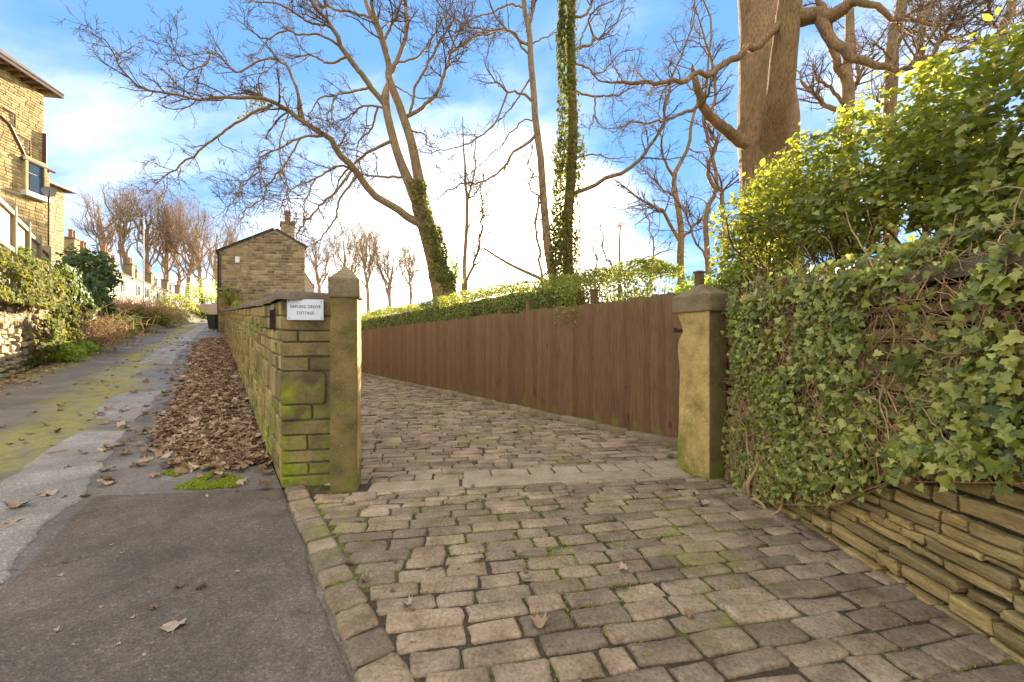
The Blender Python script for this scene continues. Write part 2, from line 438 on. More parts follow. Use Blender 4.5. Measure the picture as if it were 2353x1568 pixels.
def m_bark(name, c, moss=0.35, scale=1.0, bump=0.8):
    t = MT(name)
    n = t.noise(10 * scale, 7, 0.65, stretch=(3, 3, 0.55), dist=0.5)
    base = t.ramp(n, [(0.28, tuple(x * 0.28 for x in c)), (0.48, c), (0.72, tuple(min(1, x * 1.45) for x in c))])
    base = t.mix(0.7, base, t.ramp(t.noise(2.4, 5, 0.6), [(0.3, (0.6, 0.6, 0.62)), (0.7, (1.25, 1.2, 1.15))]), 'MULTIPLY')
    if moss:
        m = t.rng(t.noise(1.5, 5, 0.6), 0.48, 0.68, 0, moss)
        base = t.mix(m, base, (0.17, 0.16, 0.03))
    return t.done(base, 0.85, t.bump(t.noise(34 * scale, 5, 0.7, stretch=(2.5, 2.5, 0.6)), bump * 0.6, 0.015, t.bump(n, bump, 0.05)), 0.2)


M['bark'] = m_bark('sycamore_bark', (0.28, 0.19, 0.10), 0.5, 0.8, 0.6)
M['beech'] = m_bark('beech_bark', (0.40, 0.245, 0.115), 0.4, 1.3, 1.3)
M['twig'] = m_bark('twig_bark', (0.15, 0.095, 0.05), 0.3, 2.0, 0.2)
M['far_bark'] = m_bark('distant_bark', (0.38, 0.27, 0.165), 0.2, 1.0, 0.2)
M['stem'] = m_bark('ivy_stem', (0.46, 0.30, 0.15), 0.0, 4.0, 0.3)
M['dark_stem'] = m_bark('hedge_stem', (0.15, 0.09, 0.045), 0.0, 3.0, 0.3)


# ------------------------------------------------------------------ object helpers
def tag(o, label, cat, group=None):
    o['label'] = label; o['category'] = cat
    if group: o['group'] = group
    return o


def struct(o): o['kind'] = 'structure'; return o


def stuff(o): o['kind'] = 'stuff'; return o


def empty(name, loc, label=None, cat=None, group=None):
    o = bpy.data.objects.new(name, None); C.objects.link(o)
    o.location = [float(v) for v in loc]; o.empty_display_size = 0.2
    if label: tag(o, label, cat, group)
    return o


def mesh_np(name, V, F, mat=None, smooth=True):
    """V (n,3), F list of (m,k) arrays"""
    if isinstance(F, np.ndarray): F = [F]
    F = [np.asarray(f, np.int32) for f in F if len(f)]
    me = bpy.data.meshes.new(name)
    V = np.asarray(V, np.float32)
    me.vertices.add(len(V)); me.vertices.foreach_set('co', V.ravel())
    tot = sum(f.size for f in F); nf = sum(len(f) for f in F)
    me.loops.add(tot); me.loops.foreach_set('vertex_index', np.concatenate([f.ravel() for f in F]))
    me.polygons.add(nf)
    starts, k = [], 0
    for f in F:
        starts.append(k + np.arange(len(f)) * f.shape[1]); k += f.size
    me.polygons.foreach_set('loop_start', np.concatenate(starts).astype(np.int32))
    me.polygons.foreach_set('use_smooth', np.full(nf, bool(smooth)))
    me.update(calc_edges=True)
    if mat: me.materials.append(mat)
    return me


def link(name, me, parent=None, mat=None, mw=None):
    o = bpy.data.objects.new(name, me); C.objects.link(o)
    if mat and not me.materials: me.materials.append(mat)
    if parent is not None:
        o.parent = parent
        o.matrix_parent_inverse = Matrix.Translation(parent.location).inverted()
    if mw is not None: o.matrix_basis = mw
    return o


def frame(o, x, y, z):
    m = Matrix.Identity(4)
    for i, a in enumerate((x, y, z)):
        for r in range(3): m[r][i] = float(a[r])
    for r in range(3): m[r][3] = float(o[r])
    return m


class MB:
    """collects polygons for one mesh"""
    def __init__(self): self.V, self.F, self.n = [], [], 0

    def add(self, V, F):
        V = np.asarray(V, float)
        self.V.append(V)
        for f in (F if isinstance(F, list) and len(F) and isinstance(F[0], np.ndarray) and F[0].ndim == 2 else [np.asarray(F)]):
            self.F.append(np.asarray(f) + self.n)
        self.n += len(V)
        return self

    def poly(self, pts):
        self.add(np.array(pts, float), np.array([list(range(len(pts)))])); return self

    def box(self, c, half, ax=((1, 0, 0), (0, 1, 0), (0, 0, 1)), bev=0.0):
        c = np.array(c, float); ax = np.array(ax, float); h = np.array(half, float)
        if bev <= 0:
            s = np.array([[x, y, z] for x in (-1, 1) for y in (-1, 1) for z in (-1, 1)], float)
            V = c + (s * h) @ ax
            F = np.array([[0, 1, 3, 2], [4, 6, 7, 5], [0, 4, 5, 1], [2, 3, 7, 6], [0, 2, 6, 4], [1, 5, 7, 3]])
            self.add(V, F); return self
        V, idx = [], {}
        for x in (-1, 1):
            for y in (-1, 1):
                for z in (-1, 1):
                    for a in range(3):
                        p = np.array([x, y, z], float) * (h - bev); p[a] = (x, y, z)[a] * h[a]
                        idx[(x, y, z, a)] = len(V); V.append(p)
        q, tr = [], []
        for a in range(3):
            b, d = (a + 1) % 3, (a + 2) % 3
            for sg in (-1, 1):
                ring = []
                for (i, j) in ((-1, -1), (1, -1), (1, 1), (-1, 1)):
                    k = [0, 0, 0]; k[a] = sg; k[b] = i; k[d] = j; ring.append(idx[(*k, a)])
                q.append(ring if sg > 0 else ring[::-1])
            for i in (-1, 1):
                for j in (-1, 1):
                    k0 = [0, 0, 0]; k1 = [0, 0, 0]
                    k0[a], k1[a] = -1, 1
                    for k in (k0, k1): k[b] = i; k[d] = j
                    r = [idx[(*k0, b)], idx[(*k1, b)], idx[(*k1, d)], idx[(*k0, d)]]
                    q.append(r if i * j > 0 else r[::-1])
        for x in (-1, 1):
            for y in (-1, 1):
                for z in (-1, 1):
                    r = [idx[(x, y, z, a)] for a in range(3)]
                    tr.append(r if x * y * z > 0 else r[::-1])
        self.add(c + np.array(V) @ ax, [np.array(q), np.array(tr)])
        return self

    def tube(self, P, R, sides=8, cap=True):
        V, F = tubes(np.array(P, float)[None], np.atleast_1d(np.array(R, float) * np.ones(len(P)))[None], sides)
        self.add(V, F)
        if cap:
            k = len(P) * sides
            b = self.n - k
            self.F.append(np.array([list(range(b, b + sides))[::-1]])); self.F.append(np.array([list(range(self.n - sides, self.n))]))
        return self

    def build(self, name, mat, parent=None, smooth=False):
        by = {}
        for f in self.F: by.setdefault(f.shape[1], []).append(f)
        return link(name, mesh_np(name, np.concatenate(self.V), [np.concatenate(v) for v in by.values()], mat, smooth), parent)


def tubes(P, R, sides=3):
    """P (N,k,3), R (N,k) -> verts, quads"""
    N, k, _ = P.shape
    T = np.gradient(P, axis=1)
    T /= np.linalg.norm(T, axis=2, keepdims=True) + 1e-9
    mean = P[:, -1] - P[:, 0]
    ref = np.where(np.abs(mean[:, 2:3]) > 0.7 * np.linalg.norm(mean, axis=1, keepdims=True), [[1.0, 0.1, 0]], [[0.05, 0.1, 1.0]])
    A = np.cross(T, ref[:, None, :]); A /= np.linalg.norm(A, axis=2, keepdims=True) + 1e-9
    B = np.cross(T, A)
    th = np.arange(sides) * 2 * math.pi / sides
    V = P[:, :, None, :] + R[:, :, None, None] * (np.cos(th)[None, None, :, None] * A[:, :, None, :] + np.sin(th)[None, None, :, None] * B[:, :, None, :])
    i = np.arange(k - 1)[:, None] * sides; j = np.arange(sides)[None, :]; j2 = (j + 1) % sides
    q = np.stack([i + j, i + sides + j, i + sides + j2, i + j2], -1).reshape(-1, 4)
    F = (q[None] + (np.arange(N) * k * sides)[:, None, None]).reshape(-1, 4)
    return V.reshape(-1, 3), F


# pieces -------------------------------------------------------------
def slab(l, h, d, bev, jit, rng, n=12, dome=0.0):
    """a stone with its face in +z: l along x, h along y, d deep"""
    a, b = l / 2, h / 2
    c = min(a, b) * 0.17
    if n == 12:
        o = [(-a + c, -b), (0, -b), (a - c, -b), (a, -b + c), (a, 0), (a, b - c), (a - c, b), (0, b), (-a + c, b), (-a, b - c), (-a, 0), (-a, -b + c)]
    else:
        c *= 0.6
        o = [(-a + c, -b), (a - c, -b), (a, -b + c), (a, b - c), (a - c, b), (-a + c, b), (-a, b - c), (-a, -b + c)]
    o = np.array(o) + rng.uniform(-jit, jit, (len(o), 2))
    m = len(o)
    ins = o * (1 - bev / np.maximum(np.abs(o).max(0), 1e-4))
    zz = rng.uniform(-jit, jit, m) * 0.3
    if n == 12:          # a second ring keeps the face flat and the roundness at the rim
        in2 = o * (1 - 2.4 * bev / np.maximum(np.abs(o).max(0), 1e-4))
        V = np.concatenate([np.c_[o, np.full(m, -d)], np.c_[o, np.full(m, -bev) + zz], np.c_[ins, zz - bev * 0.12], np.c_[in2, zz], [[0, 0, dome]]])
        R = 4
    else:
        V = np.concatenate([np.c_[o, np.full(m, -d)], np.c_[o, np.full(m, -bev) + zz], np.c_[ins, zz], [[0, 0, dome]]])
        R = 3
    i = np.arange(m); j = (i + 1) % m
    Q = np.concatenate([np.c_[i + a * m, j + a * m, j + a * m + m, i + a * m + m] for a in range(R - 1)])
    Tt = np.c_[i + (R - 1) * m, j + (R - 1) * m, np.full(m, R * m)]
    return V, [Q, Tt]


_pool = {}


def slab_mesh(name, l, h, d, bev, jit, mat, n=12, dome=0.0, smooth=True, step=0.015):
    key = (name, round(l / step), round(h / step), mat.name, random.randrange(3))
    if key not in _pool:
        rng = np.random.default_rng(abs(hash(key[1:3])) % 99999 + key[4])
        V, F = slab(key[1] * step, key[2] * step, d, bev, jit, rng, n, dome)
        _pool[key] = (mesh_np(name, V, F, mat, smooth), key[1] * step, key[2] * step)
    return _pool[key]


def lay(name, rest_name, items, mat, parent, d, bev, jit, dome=0.0, cap=300, smooth=True, n=12, rest_n=8, tilt=0.0, proud=0.006):
    """items: (centre, ax, ay, az, l, h).  The pieces that show largest are objects, the rest one mesh."""
    def size(it):
        dd = np.linalg.norm(np.array(it[0]) - (0, 0, EYE))
        return it[4] * it[5] / dd ** 2
    items = sorted(items, key=size, reverse=True)
    rng = np.random.default_rng(len(items))
    for it in items[:cap]:
        c, ax, ay, az, l, h = it
        me, L0, H0 = slab_mesh(name, l, h, d, bev, jit, mat, n, dome, smooth)
        az = np.array(az, float)
        c = np.array(c, float) + az * rng.uniform(-proud, proud)
        mtx = frame(c, np.array(ax) * l / L0, np.array(ay) * h / H0, az)
        if tilt:
            mtx = mtx @ Matrix.Rotation(rng.normal(0, tilt), 4, 'X') @ Matrix.Rotation(rng.normal(0, tilt), 4, 'Y') @ Matrix.Rotation(rng.normal(0, tilt * 0.6), 4, 'Z')
        link(name, me, parent, None, mtx)
    rest = items[cap:]
    if rest:
        mb = MB()
        for c, ax, ay, az, l, h in rest:
            V, F = slab(l, h, d, bev, jit, rng, rest_n, dome)
            az = np.array(az, float)
            V = np.array(c) + az * rng.uniform(-proud, proud) + V @ np.array([ax, ay, az], float)
            mb.add(V, F)
        stuff(mb.build(rest_name, mat, parent, smooth))


# leaves ---------------------------------------------------------------
def leaf_shape(kind):
    if kind == 'ivy':
        p = [(0, -0.05), (0.30, -0.16), (0.52, 0.12), (0.30, 0.30), (0.34, 0.55), (0.14, 0.62), (0, 1.0), (-0.14, 0.62), (-0.34, 0.55), (-0.30, 0.30), (-0.52, 0.12), (-0.30, -0.16)]
        V = [(x, y - 0.35, 0.10 * abs(x) - 0.12 * max(0, y - 0.4) ** 2) for x, y in p] + [(0, 0.0, 0.07)]
        F = [(i, (i + 1) % 12, 12) for i in range(12)]
    elif kind == 'maple':
        p = [(0, -0.1), (0.25, -0.12), (0.22, 0.05), (0.62, 0.15), (0.42, 0.32), (0.5, 0.62), (0.2, 0.55), (0, 1.0), (-0.2, 0.55), (-0.5, 0.62), (-0.42, 0.32), (-0.62, 0.15), (-0.22, 0.05), (-0.25, -0.12)]
        V = [(x, y - 0.35, 0.30 * (x * x) + 0.12 * math.sin(7 * x + 4 * y)) for x, y in p] + [(0, 0, 0)]
        F = [(i, (i + 1) % 14, 14) for i in range(14)]
    else:  # oval
        V = [(0, -0.5, 0), (0.24, -0.12, 0.06), (0.2, 0.22, 0.04), (0, 0.5, -0.05), (-0.2, 0.22, 0.04), (-0.24, -0.12, 0.06)]
        F = [(0, 1, 5), (1, 2, 5), (2, 4, 5), (2, 3, 4)]
    return np.array(V, float), np.array(F)


def leaf_frames(Nrm, rng, spread=0.5, droop=0.0):
    """unit frames whose z scatters round Nrm and whose y hangs down by droop"""
    n = Nrm + rng.normal(0, spread, Nrm.shape); n /= np.linalg.norm(n, axis=1, keepdims=True) + 1e-9
    y = rng.normal(0, 1, Nrm.shape); y[:, 2] -= droop
    y -= (y * n).sum(1, keepdims=True) * n; y /= np.linalg.norm(y, axis=1, keepdims=True) + 1e-9
    x = np.cross(y, n)
    return x, y, n


def leaves(name, P, Nrm, size, mat, parent, kind='oval', spread=0.5, droop=0.0, seed=1, solo=0, solo_name='leaf', asp=1.0):
    rng = np.random.default_rng(seed)
    P = np.asarray(P, float); Nrm = np.broadcast_to(np.asarray(Nrm, float), P.shape).copy()
    S = rng.uniform(size[0], size[1], len(P)) if isinstance(size, tuple) else np.asarray(size)
    x, y, z = leaf_frames(Nrm, rng, spread, droop)
    LV, LF = leaf_shape(kind)
    order = np.argsort(-S / (np.linalg.norm(P - (0, 0, EYE), axis=1) + 0.3))
    if solo:
        me = bpy.data.meshes.get(solo_name + '_' + kind + mat.name) or mesh_np(solo_name + '_' + kind + mat.name, LV, LF, mat, True)
        for i in order[:solo]:
            s = S[i]
            link(solo_name, me, parent, None, frame(P[i], x[i] * s * asp, y[i] * s, z[i] * s))
    r = order[solo:]
    if len(r) == 0: return None
    W = P[r][:, None] + S[r][:, None, None] * (LV[None, :, 0:1] * asp * x[r][:, None] + LV[None, :, 1:2] * y[r][:, None] + LV[None, :, 2:3] * z[r][:, None])
    F = (LF[None] + (np.arange(len(r)) * len(LV))[:, None, None]).reshape(-1, 3)
    return stuff(link(name, mesh_np(name, W.reshape(-1, 3), F, mat, True), parent))


def vnoise(P, scale, seed=0):
    """cheap smooth value noise, 0..1"""
    Q = np.asarray(P, float) * scale + 100.3
    i = np.floor(Q).astype(np.int64); f = Q - i; f = f * f * (3 - 2 * f)
    def h(a):
        v = (a[:, 0] * 374761393 + a[:, 1] * 668265263 + a[:, 2] * 2147483647 + seed * 974711) & 0x7fffffff
        v = (v ^ (v >> 13)) * 1274126177 & 0x7fffffff
        return ((v ^ (v >> 16)) & 0xffff) / 65535.0
    r = 0
    for dx in (0, 1):
        for dy in (0, 1):
            for dz in (0, 1):
                w = (f[:, 0] if dx else 1 - f[:, 0]) * (f[:, 1] if dy else 1 - f[:, 1]) * (f[:, 2] if dz else 1 - f[:, 2])
                r = r + w * h(i + np.array([dx, dy, dz]))
    return r


# branches ---------------------------------------------------------------
def smooth_line(P, k):
    P = np.asarray(P, float)
    n = len(P)
    if n == 2:
        t = np.linspace(0, 1, k)[:, None]; return P[0] * (1 - t) + P[1] * t
    E = np.concatenate([[2 * P[0] - P[1]], P, [2 * P[-1] - P[-2]]])
    u = np.linspace(0, n - 1 - 1e-6, k); i = u.astype(int); t = (u - i)[:, None]
    p0, p1, p2, p3 = E[i], E[i + 1], E[i + 2], E[i + 3]
    return 0.5 * (2 * p1 + (p2 - p0) * t + (2 * p0 - 5 * p1 + 4 * p2 - p3) * t ** 2 + (3 * p1 - p0 - 3 * p2 + p3) * t ** 3)


def grow(P, R, n, ang, ln, k, rng, wob=0.12, up=0.0, rr=0.6, rmin=0.004, tmin=0.15, rel=False, tip=0.45):
    N, K, _ = P.shape
    L = np.linalg.norm(np.diff(P, axis=1), axis=2).sum(1)
    i = rng.choice(N, n, p=L / L.sum())
    t = tmin + (1 - tmin) * rng.random(n) ** 0.85
    u = t * (K - 1) * 0.9999; a = u.astype(int); f = (u - a)[:, None]
    p = P[i, a] * (1 - f) + P[i, a + 1] * f
    r = R[i, a] * (1 - f[:, 0]) + R[i, a + 1] * f[:, 0]
    T = P[i, a + 1] - P[i, a]; T /= np.linalg.norm(T, axis=1, keepdims=True) + 1e-9
    q = rng.normal(0, 1, (n, 3)); q -= (q * T).sum(1, keepdims=True) * T; q /= np.linalg.norm(q, axis=1, keepdims=True) + 1e-9
    th = rng.uniform(ang[0], ang[1], n)[:, None]
    D = np.cos(th) * T + np.sin(th) * q
    D[:, 2] += up; D /= np.linalg.norm(D, axis=1, keepdims=True)
    length = rng.uniform(ln[0], ln[1], n) * (L[i] if rel else 1.0) * (1.15 - 0.55 * t)
    out = np.zeros((n, k, 3)); out[:, 0] = p
    d = D.copy()
    for s in range(1, k):
        d = d + rng.normal(0, wob, (n, 3)); d[:, 2] += up * 0.25
        d /= np.linalg.norm(d, axis=1, keepdims=True)
        out[:, s] = out[:, s - 1] + d * (length / (k - 1))[:, None]
    r0 = np.maximum(np.minimum(r * rr, length * 0.03 + 0.004), rmin)
    Ro = r0[:, None] * np.linspace(1, tip, k)[None]
    return out, Ro


def merge(parts):
    V, F, n = [], [], 0
    for v, f in parts:
        V.append(v); F.append(f + n); n += len(v)
    return np.concatenate(V), np.concatenate(F)


def tree_from(name, base, label, trunk, mains, levels, group=None, mat='bark', twig='twig', seed=1, k=22, gnarl=0.05):
    """trunk / mains: lists of (points, radii).  crown = limbs and every twig."""
    rng = np.random.default_rng(seed)
    p0, r0 = trunk[0]
    if p0[0][2] > 0.02 and p0[0][1] < 30:          # carry the trunk down to the ground behind hedge and wall
        trunk = [(np.concatenate([[[p0[0][0], p0[0][1], -0.25]], p0]), [r0[0] * 1.12] + list(r0))] + list(trunk[1:])
        base = (p0[0][0], p0[0][1], 0.0)
    root = empty(name, base, label, 'tree', group)

    def dens(lst, gn):
        Ps, Rs = [], []
        for pts, rs in lst:
            Q = smooth_line(pts, k)
            seg = np.linalg.norm(Q[-1] - Q[0]) / k
            w = rng.normal(0, gn * seg * 2.2, Q.shape); w[0] = 0
            w = (w + np.roll(w, 1, 0)) * 0.6; w[0] = 0
            Ps.append(Q + w)
            Rs.append(np.interp(np.linspace(0, len(rs) - 1, k), range(len(rs)), rs))
        return np.array(Ps), np.array(Rs)
    TP, TR = dens(trunk, gnarl * 0.15)
    V, F = tubes(TP, TR, 16)
    link('trunk', mesh_np('trunk', V, F, M[mat]), root)
    parts = []
    MP, MR = TP, TR
    if mains:
        MP, MR = dens(mains, gnarl)
        parts.append(tubes(MP, MR, 8))
    thin = []
    P, R = MP, MR
    for lv in levels:
        src = lv.pop('src', None)
        P, R = grow(P, R, rng=rng, **lv)
        thin.append(tubes(P, R, 4 if lv['k'] > 5 else 3))
    if parts:
        V, F = merge(parts)
        cr = link('crown', mesh_np('crown', V, F, M[mat]), root)
    if thin:
        V, F = merge(thin)
        if parts:
            stuff(link('twigs', mesh_np('twigs', V, F, M[twig]), cr))
        else:
            stuff(link('crown', mesh_np('crown', V, F, M[twig]), root))
    return root


# ================================================================== GROUND
def pick(vx, vy, n_max=0.5):
    """where the photograph's ray meets the lane or the drive"""
    r = np.array([(vx - 1176.5) / FPX, 1.0, (784 - vy) / FPX])
    t = np.linspace(0.8, 90, 18000)
    p = t[:, None] * r + (0, 0, EYE)
    s = p[:, :2] @ DV; n = p[:, :2] @ NV
    g = np.where(n < n_max, lane_h(s), 0)
    i = np.argmax(p[:, 2] <= g)
    return p[i]


def surf(x, y, lane=True):
    p = np.stack([np.asarray(x, float), np.asarray(y, float)], -1)
    return lane_h(p @ DV) if lane else 0 * np.asarray(x, float)


def grid_mesh(name, X, Y, Z, mat, smooth=True):
    a, b = X.shape
    V = np.stack([X, Y, Z], -1).reshape(-1, 3)
    i = np.arange(a - 1)[:, None] * b; j = np.arange(b - 1)[None]
    F = np.stack([i + j, i + b + j, i + b + j + 1, i + j + 1], -1).reshape(-1, 4)
    nz = np.cross(V[F[0, 1]] - V[F[0, 0]], V[F[0, 3]] - V[F[0, 0]])[2]
    if nz < 0: F = F[:, ::-1]
    return mesh_np(name, V, F, mat, smooth)


def build_ground():
    s = np.concatenate([[-3000, -600, -150, -50, -25, -12, -6], np.arange(-4, 70, 0.5), [74, 80, 90, 110, 150, 220, 400, 900, 3000]])
    n = np.concatenate([[-3000, -800, -200, -80, -40, -25, -18], np.arange(-14, 1.6, 0.2), np.arange(2, 12, 1.0), [15, 25, 50, 120, 400, 1200, 3000]])
    S, Nn = np.meshgrid(s, n, indexing='ij')
    H = ground_h(S, Nn) - 0.035
    P3 = np.stack([S.ravel(), Nn.ravel(), 0 * S.ravel()], -1)
    rough = (vnoise(P3, 0.9, 3).reshape(S.shape) - 0.5) * 0.5 + (vnoise(P3, 2.3, 5).reshape(S.shape) - 0.5) * 0.25
    H = H + np.where(Nn < lane_edge(S) - 0.3, rough, 0) * (np.abs(Nn) < 15)
    X = S * DV[0] + Nn * NV[0]; Y = S * DV[1] + Nn * NV[1]
    struct(link('ground', grid_mesh('ground', X, Y, H, M['earth'])))
    # the lane: worn tarmac rising past the cottage
    s = np.concatenate([[-14, -8], np.arange(-5, 62, 0.3)])
    u = np.linspace(0, 1, 22)
    S, U = np.meshgrid(s, u, indexing='ij')
    lo = lane_edge(S) - 0.05 - 0.10 * np.sin(S * 1.3) * np.cos(S * 0.47)
    hi = np.where(S < 3.4, 3.6, 0.47) + np.clip((S - 30) / 18.0, 0, None) * 1.9
    Nn = lo + (hi - lo) * U
    H = lane_h(S) + (vnoise(np.stack([S.ravel(), Nn.ravel(), 0 * S.ravel()], -1), 1.6, 8).reshape(S.shape) - 0.5) * 0.012 * (S > 5)
    X = S * DV[0] + Nn * NV[0]; Y = S * DV[1] + Nn * NV[1]
    struct(link('lane', grid_mesh('lane', X, Y, H, M['asphalt_old'])))


build_ground()


def loft(name, A, B, mat, off, nu=40, nv=12, jit=0.03, seed=0, thick=0.0):
    """a worn sheet between two edge lines (ground points), laid on the lane"""
    rng = np.random.default_rng(seed)
    A = smooth_line(np.array(A)[:, :2], nu); B = smooth_line(np.array(B)[:, :2], nu)
    t = np.linspace(0, 1, nv)[None, :, None]
    G = A[:, None] * (1 - t) + B[:, None] * t
    Q = np.concatenate([G.reshape(-1, 2), np.full((nu * nv, 1), seed * 3.7)], 1)
    for f, amp in ((2.2, 1.6), (6.0, 0.9), (15.0, 0.45)):        # ragged, never folded
        w = np.stack([vnoise(Q, f, seed), vnoise(Q, f, seed + 50)], -1) - 0.5
        G = G + (w * amp * jit * 2.2).reshape(G.shape)
    e = np.ones((nu, nv)); e[0] = e[-1] = 0; e[:, 0] = e[:, -1] = 0
    Z = surf(G[..., 0], G[..., 1]) + 0.002 + off * e
    return struct(link(name, grid_mesh(name, G[..., 0], G[..., 1], Z, mat)))


pk = lambda *L: [pick(x, y) for x, y in L]
# fresh tarmac patch in front of the kerb
patchA = pk((-400, 1568), (-60, 1400), (60, 1310), (130, 1230), (212, 1142))
patchB = pk((1000, 1700), (800, 1560), (735, 1380), (690, 1240), (646, 1122))
patchA = [np.array([-1.9, 0.3, 0]), np.array([-2.35, 1.4, 0])] + patchA[1:]
patchB = [np.array([0.6, -0.1, 0]), np.array([0.05, 0.75, 0])] + patchB[1:]
loft('tarmac_patch', patchA, patchB, M['asphalt_new'], 0.012, 110, 90, 0.012, 3)
loft('concrete_strip', pk((-40, 1160), (0, 1118), (106, 1033), (175, 993)), pk((-60, 1400), (20, 1310), (106, 1213), (205, 1125), (212, 1095), (245, 1050), (289, 993)), M['concrete'], 0.010, 90, 40, 0.022, 4)
loft('concrete_strip', pk((222, 962), (226, 935), (262, 912), (290, 903)), pk((308, 972), (345, 938), (362, 915), (374, 901)), M['concrete'], 0.010, 90, 40, 0.022, 5)
loft('concrete_strip', pk((318, 836), (352, 812), (383, 791)), pk((393, 836), (414, 810), (432, 791)), M['concrete'], 0.008, 90, 40, 0.022, 6)
loft('concrete_strip', pk((390, 786), (425, 766), (452, 750)), pk((436, 786), (458, 766), (474, 750)), M['concrete'], 0.008, 90, 40, 0.022, 7)


# ------------------------------------------------------------------ the sett paved drive
E1 = np.array([math.cos(rad(8.5)), math.sin(rad(8.5))]); E2 = np.array([-E1[1], E1[0]])


def UV(u, v, z=0.0):
    return np.array([u * E1[0] + v * E2[0], u * E1[1] + v * E2[1], z])


def line_x(p, d, q, e):
    """u where p+u*d meets the line q+w*e"""
    m = np.array([[d[0], -e[0]], [d[1], -e[1]]])
    return np.linalg.solve(m, np.array(q) - np.array(p))[0]


KA, KB = np.array([-2.0, 3.60]), np.array([-0.60, 1.575])      # outer edge of the kerb line
KD = (KB - KA) / np.linalg.norm(KB - KA); KN = np.array([-KD[1], KD[0]])
if KN[0] < 0: KN = -KN


def build_drive():
    rng = np.random.default_rng(21)
    drive = struct(empty('driveway', (0, 3, 0)))
    bed = MB()
    k0 = KA + KN * 0.02; k1 = KA + KD * 4.4 + KN * 0.02
    bed.poly([(*k1, 0.019), (2.4, k1[1], 0.019), (2.4, 3.0, 0.019), (*(SN(2.2, 4.75)[:2]), 0.019), (*(SN(26, 4.75)[:2]), 0.019), (*(SN(26, 0.75)[:2]), 0.019), (*(SN(4.4, 0.75)[:2]), 0.019), (*k0, 0.019)])
    struct(bed.build('joint_bed', M['joint'], drive))
    up = np.array([0, 0, 1.0])
    items, flags, kerbs = [], [], []

    def row(p, d, u0, u1, w, lo=0.19, hi=0.37, z=0.032, dst=items):
        u = u0 + rng.uniform(0, 0.02)
        while u < u1 - 0.05:
            l = rng.uniform(lo, hi)
            if rng.random() < 0.12: l *= 0.62
            if u + l > u1 - 0.09: l = u1 - u
            c = np.array([*(p + d * (u + l / 2)), z])
            ang = rng.normal(0, 0.022); cs, sn = math.cos(ang), math.sin(ang)
            ax = np.array([d[0] * cs - d[1] * sn, d[0] * sn + d[1] * cs, 0]); ay = np.array([-ax[1], ax[0], 0])
            off = rng.normal(0, 0.004)
            dst.append((c + ay * off, ax, ay, up, l - rng.uniform(0.009, 0.019), w - rng.uniform(0.009, 0.017)))
            u += l
    v = 0.95
    while v < 3.56:
        w = rng.uniform(0.105, 0.145) if v < 3.2 else rng.uniform(0.085, 0.12)
        w = min(w, 3.59 - v) if 3.59 - v > 0.07 else 0.1
        p = (v + w / 2) * E2
        # rows swing a little as they come towards the camera
        th = rad(8.5 + 3.5 * (3.59 - v) / 2.6); d = np.array([math.cos(th), math.sin(th)])
        uL = line_x(p, d, KA + KN * 0.178, KD); uR = (2.06 - p[0]) / d[0]
        row(p, d, uL, uR, w)
        v += w
    # threshold: long flags, then a run of larger stones behind
    for u0, u1 in ((-0.70, 0.09), (0.10, 1.88), (1.89, 2.26)):
        c = UV((u0 + u1) / 2, 3.73, 0.034)
        flags.append((c, np.array([*E1, 0]), np.array([*E2, 0]), up, u1 - u0 - 0.012, 0.255))
    u = -1.10
    while u < 2.45:
        l = rng.uniform(0.16, 0.4); w = rng.choice([0.20, 0.22, 0.115], p=[0.4, 0.3, 0.3])
        if w > 0.15: flags.append((UV(u + l / 2, 3.975, 0.032), np.array([*E1, 0]), np.array([*E2, 0]), up, l - 0.014, w))
        else:
            for vv in (3.915, 4.03): items.append((UV(u + l / 2, vv, 0.032), np.array([*E1, 0]), np.array([*E2, 0]), up, l - 0.014, w - 0.012))
        u += l
    # beyond the gate
    for k in range(150):
        sL = 4.16 + k * 0.142; sR = sL - 1.83 + 0.9 * min(1, k / 70)
        p = SN(sL, 0.88)[:2]; q = SN(sR, 4.48)[:2]
        L = np.linalg.norm(q - p); d = (q - p) / L
        row(p, d, 0.0, L, 0.126 + rng.normal(0, 0.004), 0.18, 0.38)
    lay('sett', 'setts_further_up', items, M['sett'], drive, 0.06, 0.010, 0.0085, dome=0.003, cap=300, tilt=0.018)
    lay('threshold_flag', 'x', flags, M['flag'], drive, 0.06, 0.010, 0.005, dome=0.001, cap=60, tilt=0.004, proud=0.003)
    t = 0.0
    while t < 4.4:
        l = rng.uniform(0.17, 0.27)
        c = np.array([*(KA + KD * (t + l / 2) + KN * 0.09), 0.036])
        kerbs.append((c, np.array([*KD, 0]), np.array([-KD[1], KD[0], 0]), up, l - 0.016, 0.165 + rng.uniform(-0.01, 0.012)))
        t += l
    lay('edging_stone', 'x', kerbs, M['sett'], drive, 0.08, 0.014, 0.006, dome=0.003, cap=60, tilt=0.012)
    # stones that carry the fence
    t = 2.1; ks = []
    while t < 24:
        l = rng.uniform(0.45, 0.85)
        c = SN(t + l / 2, 4.56, 0.10 + rng.uniform(-0.012, 0.012))
        ks.append((c, np.array([*DV, 0]), np.array([-DV[1], DV[0], 0]), up, l - 0.012, 0.15)); t += l
    lay('kerb_stone', 'x', ks, M['kerb'], drive, 0.14, 0.018, 0.010, dome=0.003, cap=60, tilt=0.012)


M['flag'] = m_stone('threshold_flag_stone', [(0.29, 0.21, 0.13), (0.38, 0.29, 0.185), (0.45, 0.35, 0.24)], moss=(0.20, 0.22, 0.02), moss_amt=0.3, var=0.12, bump=0.3)


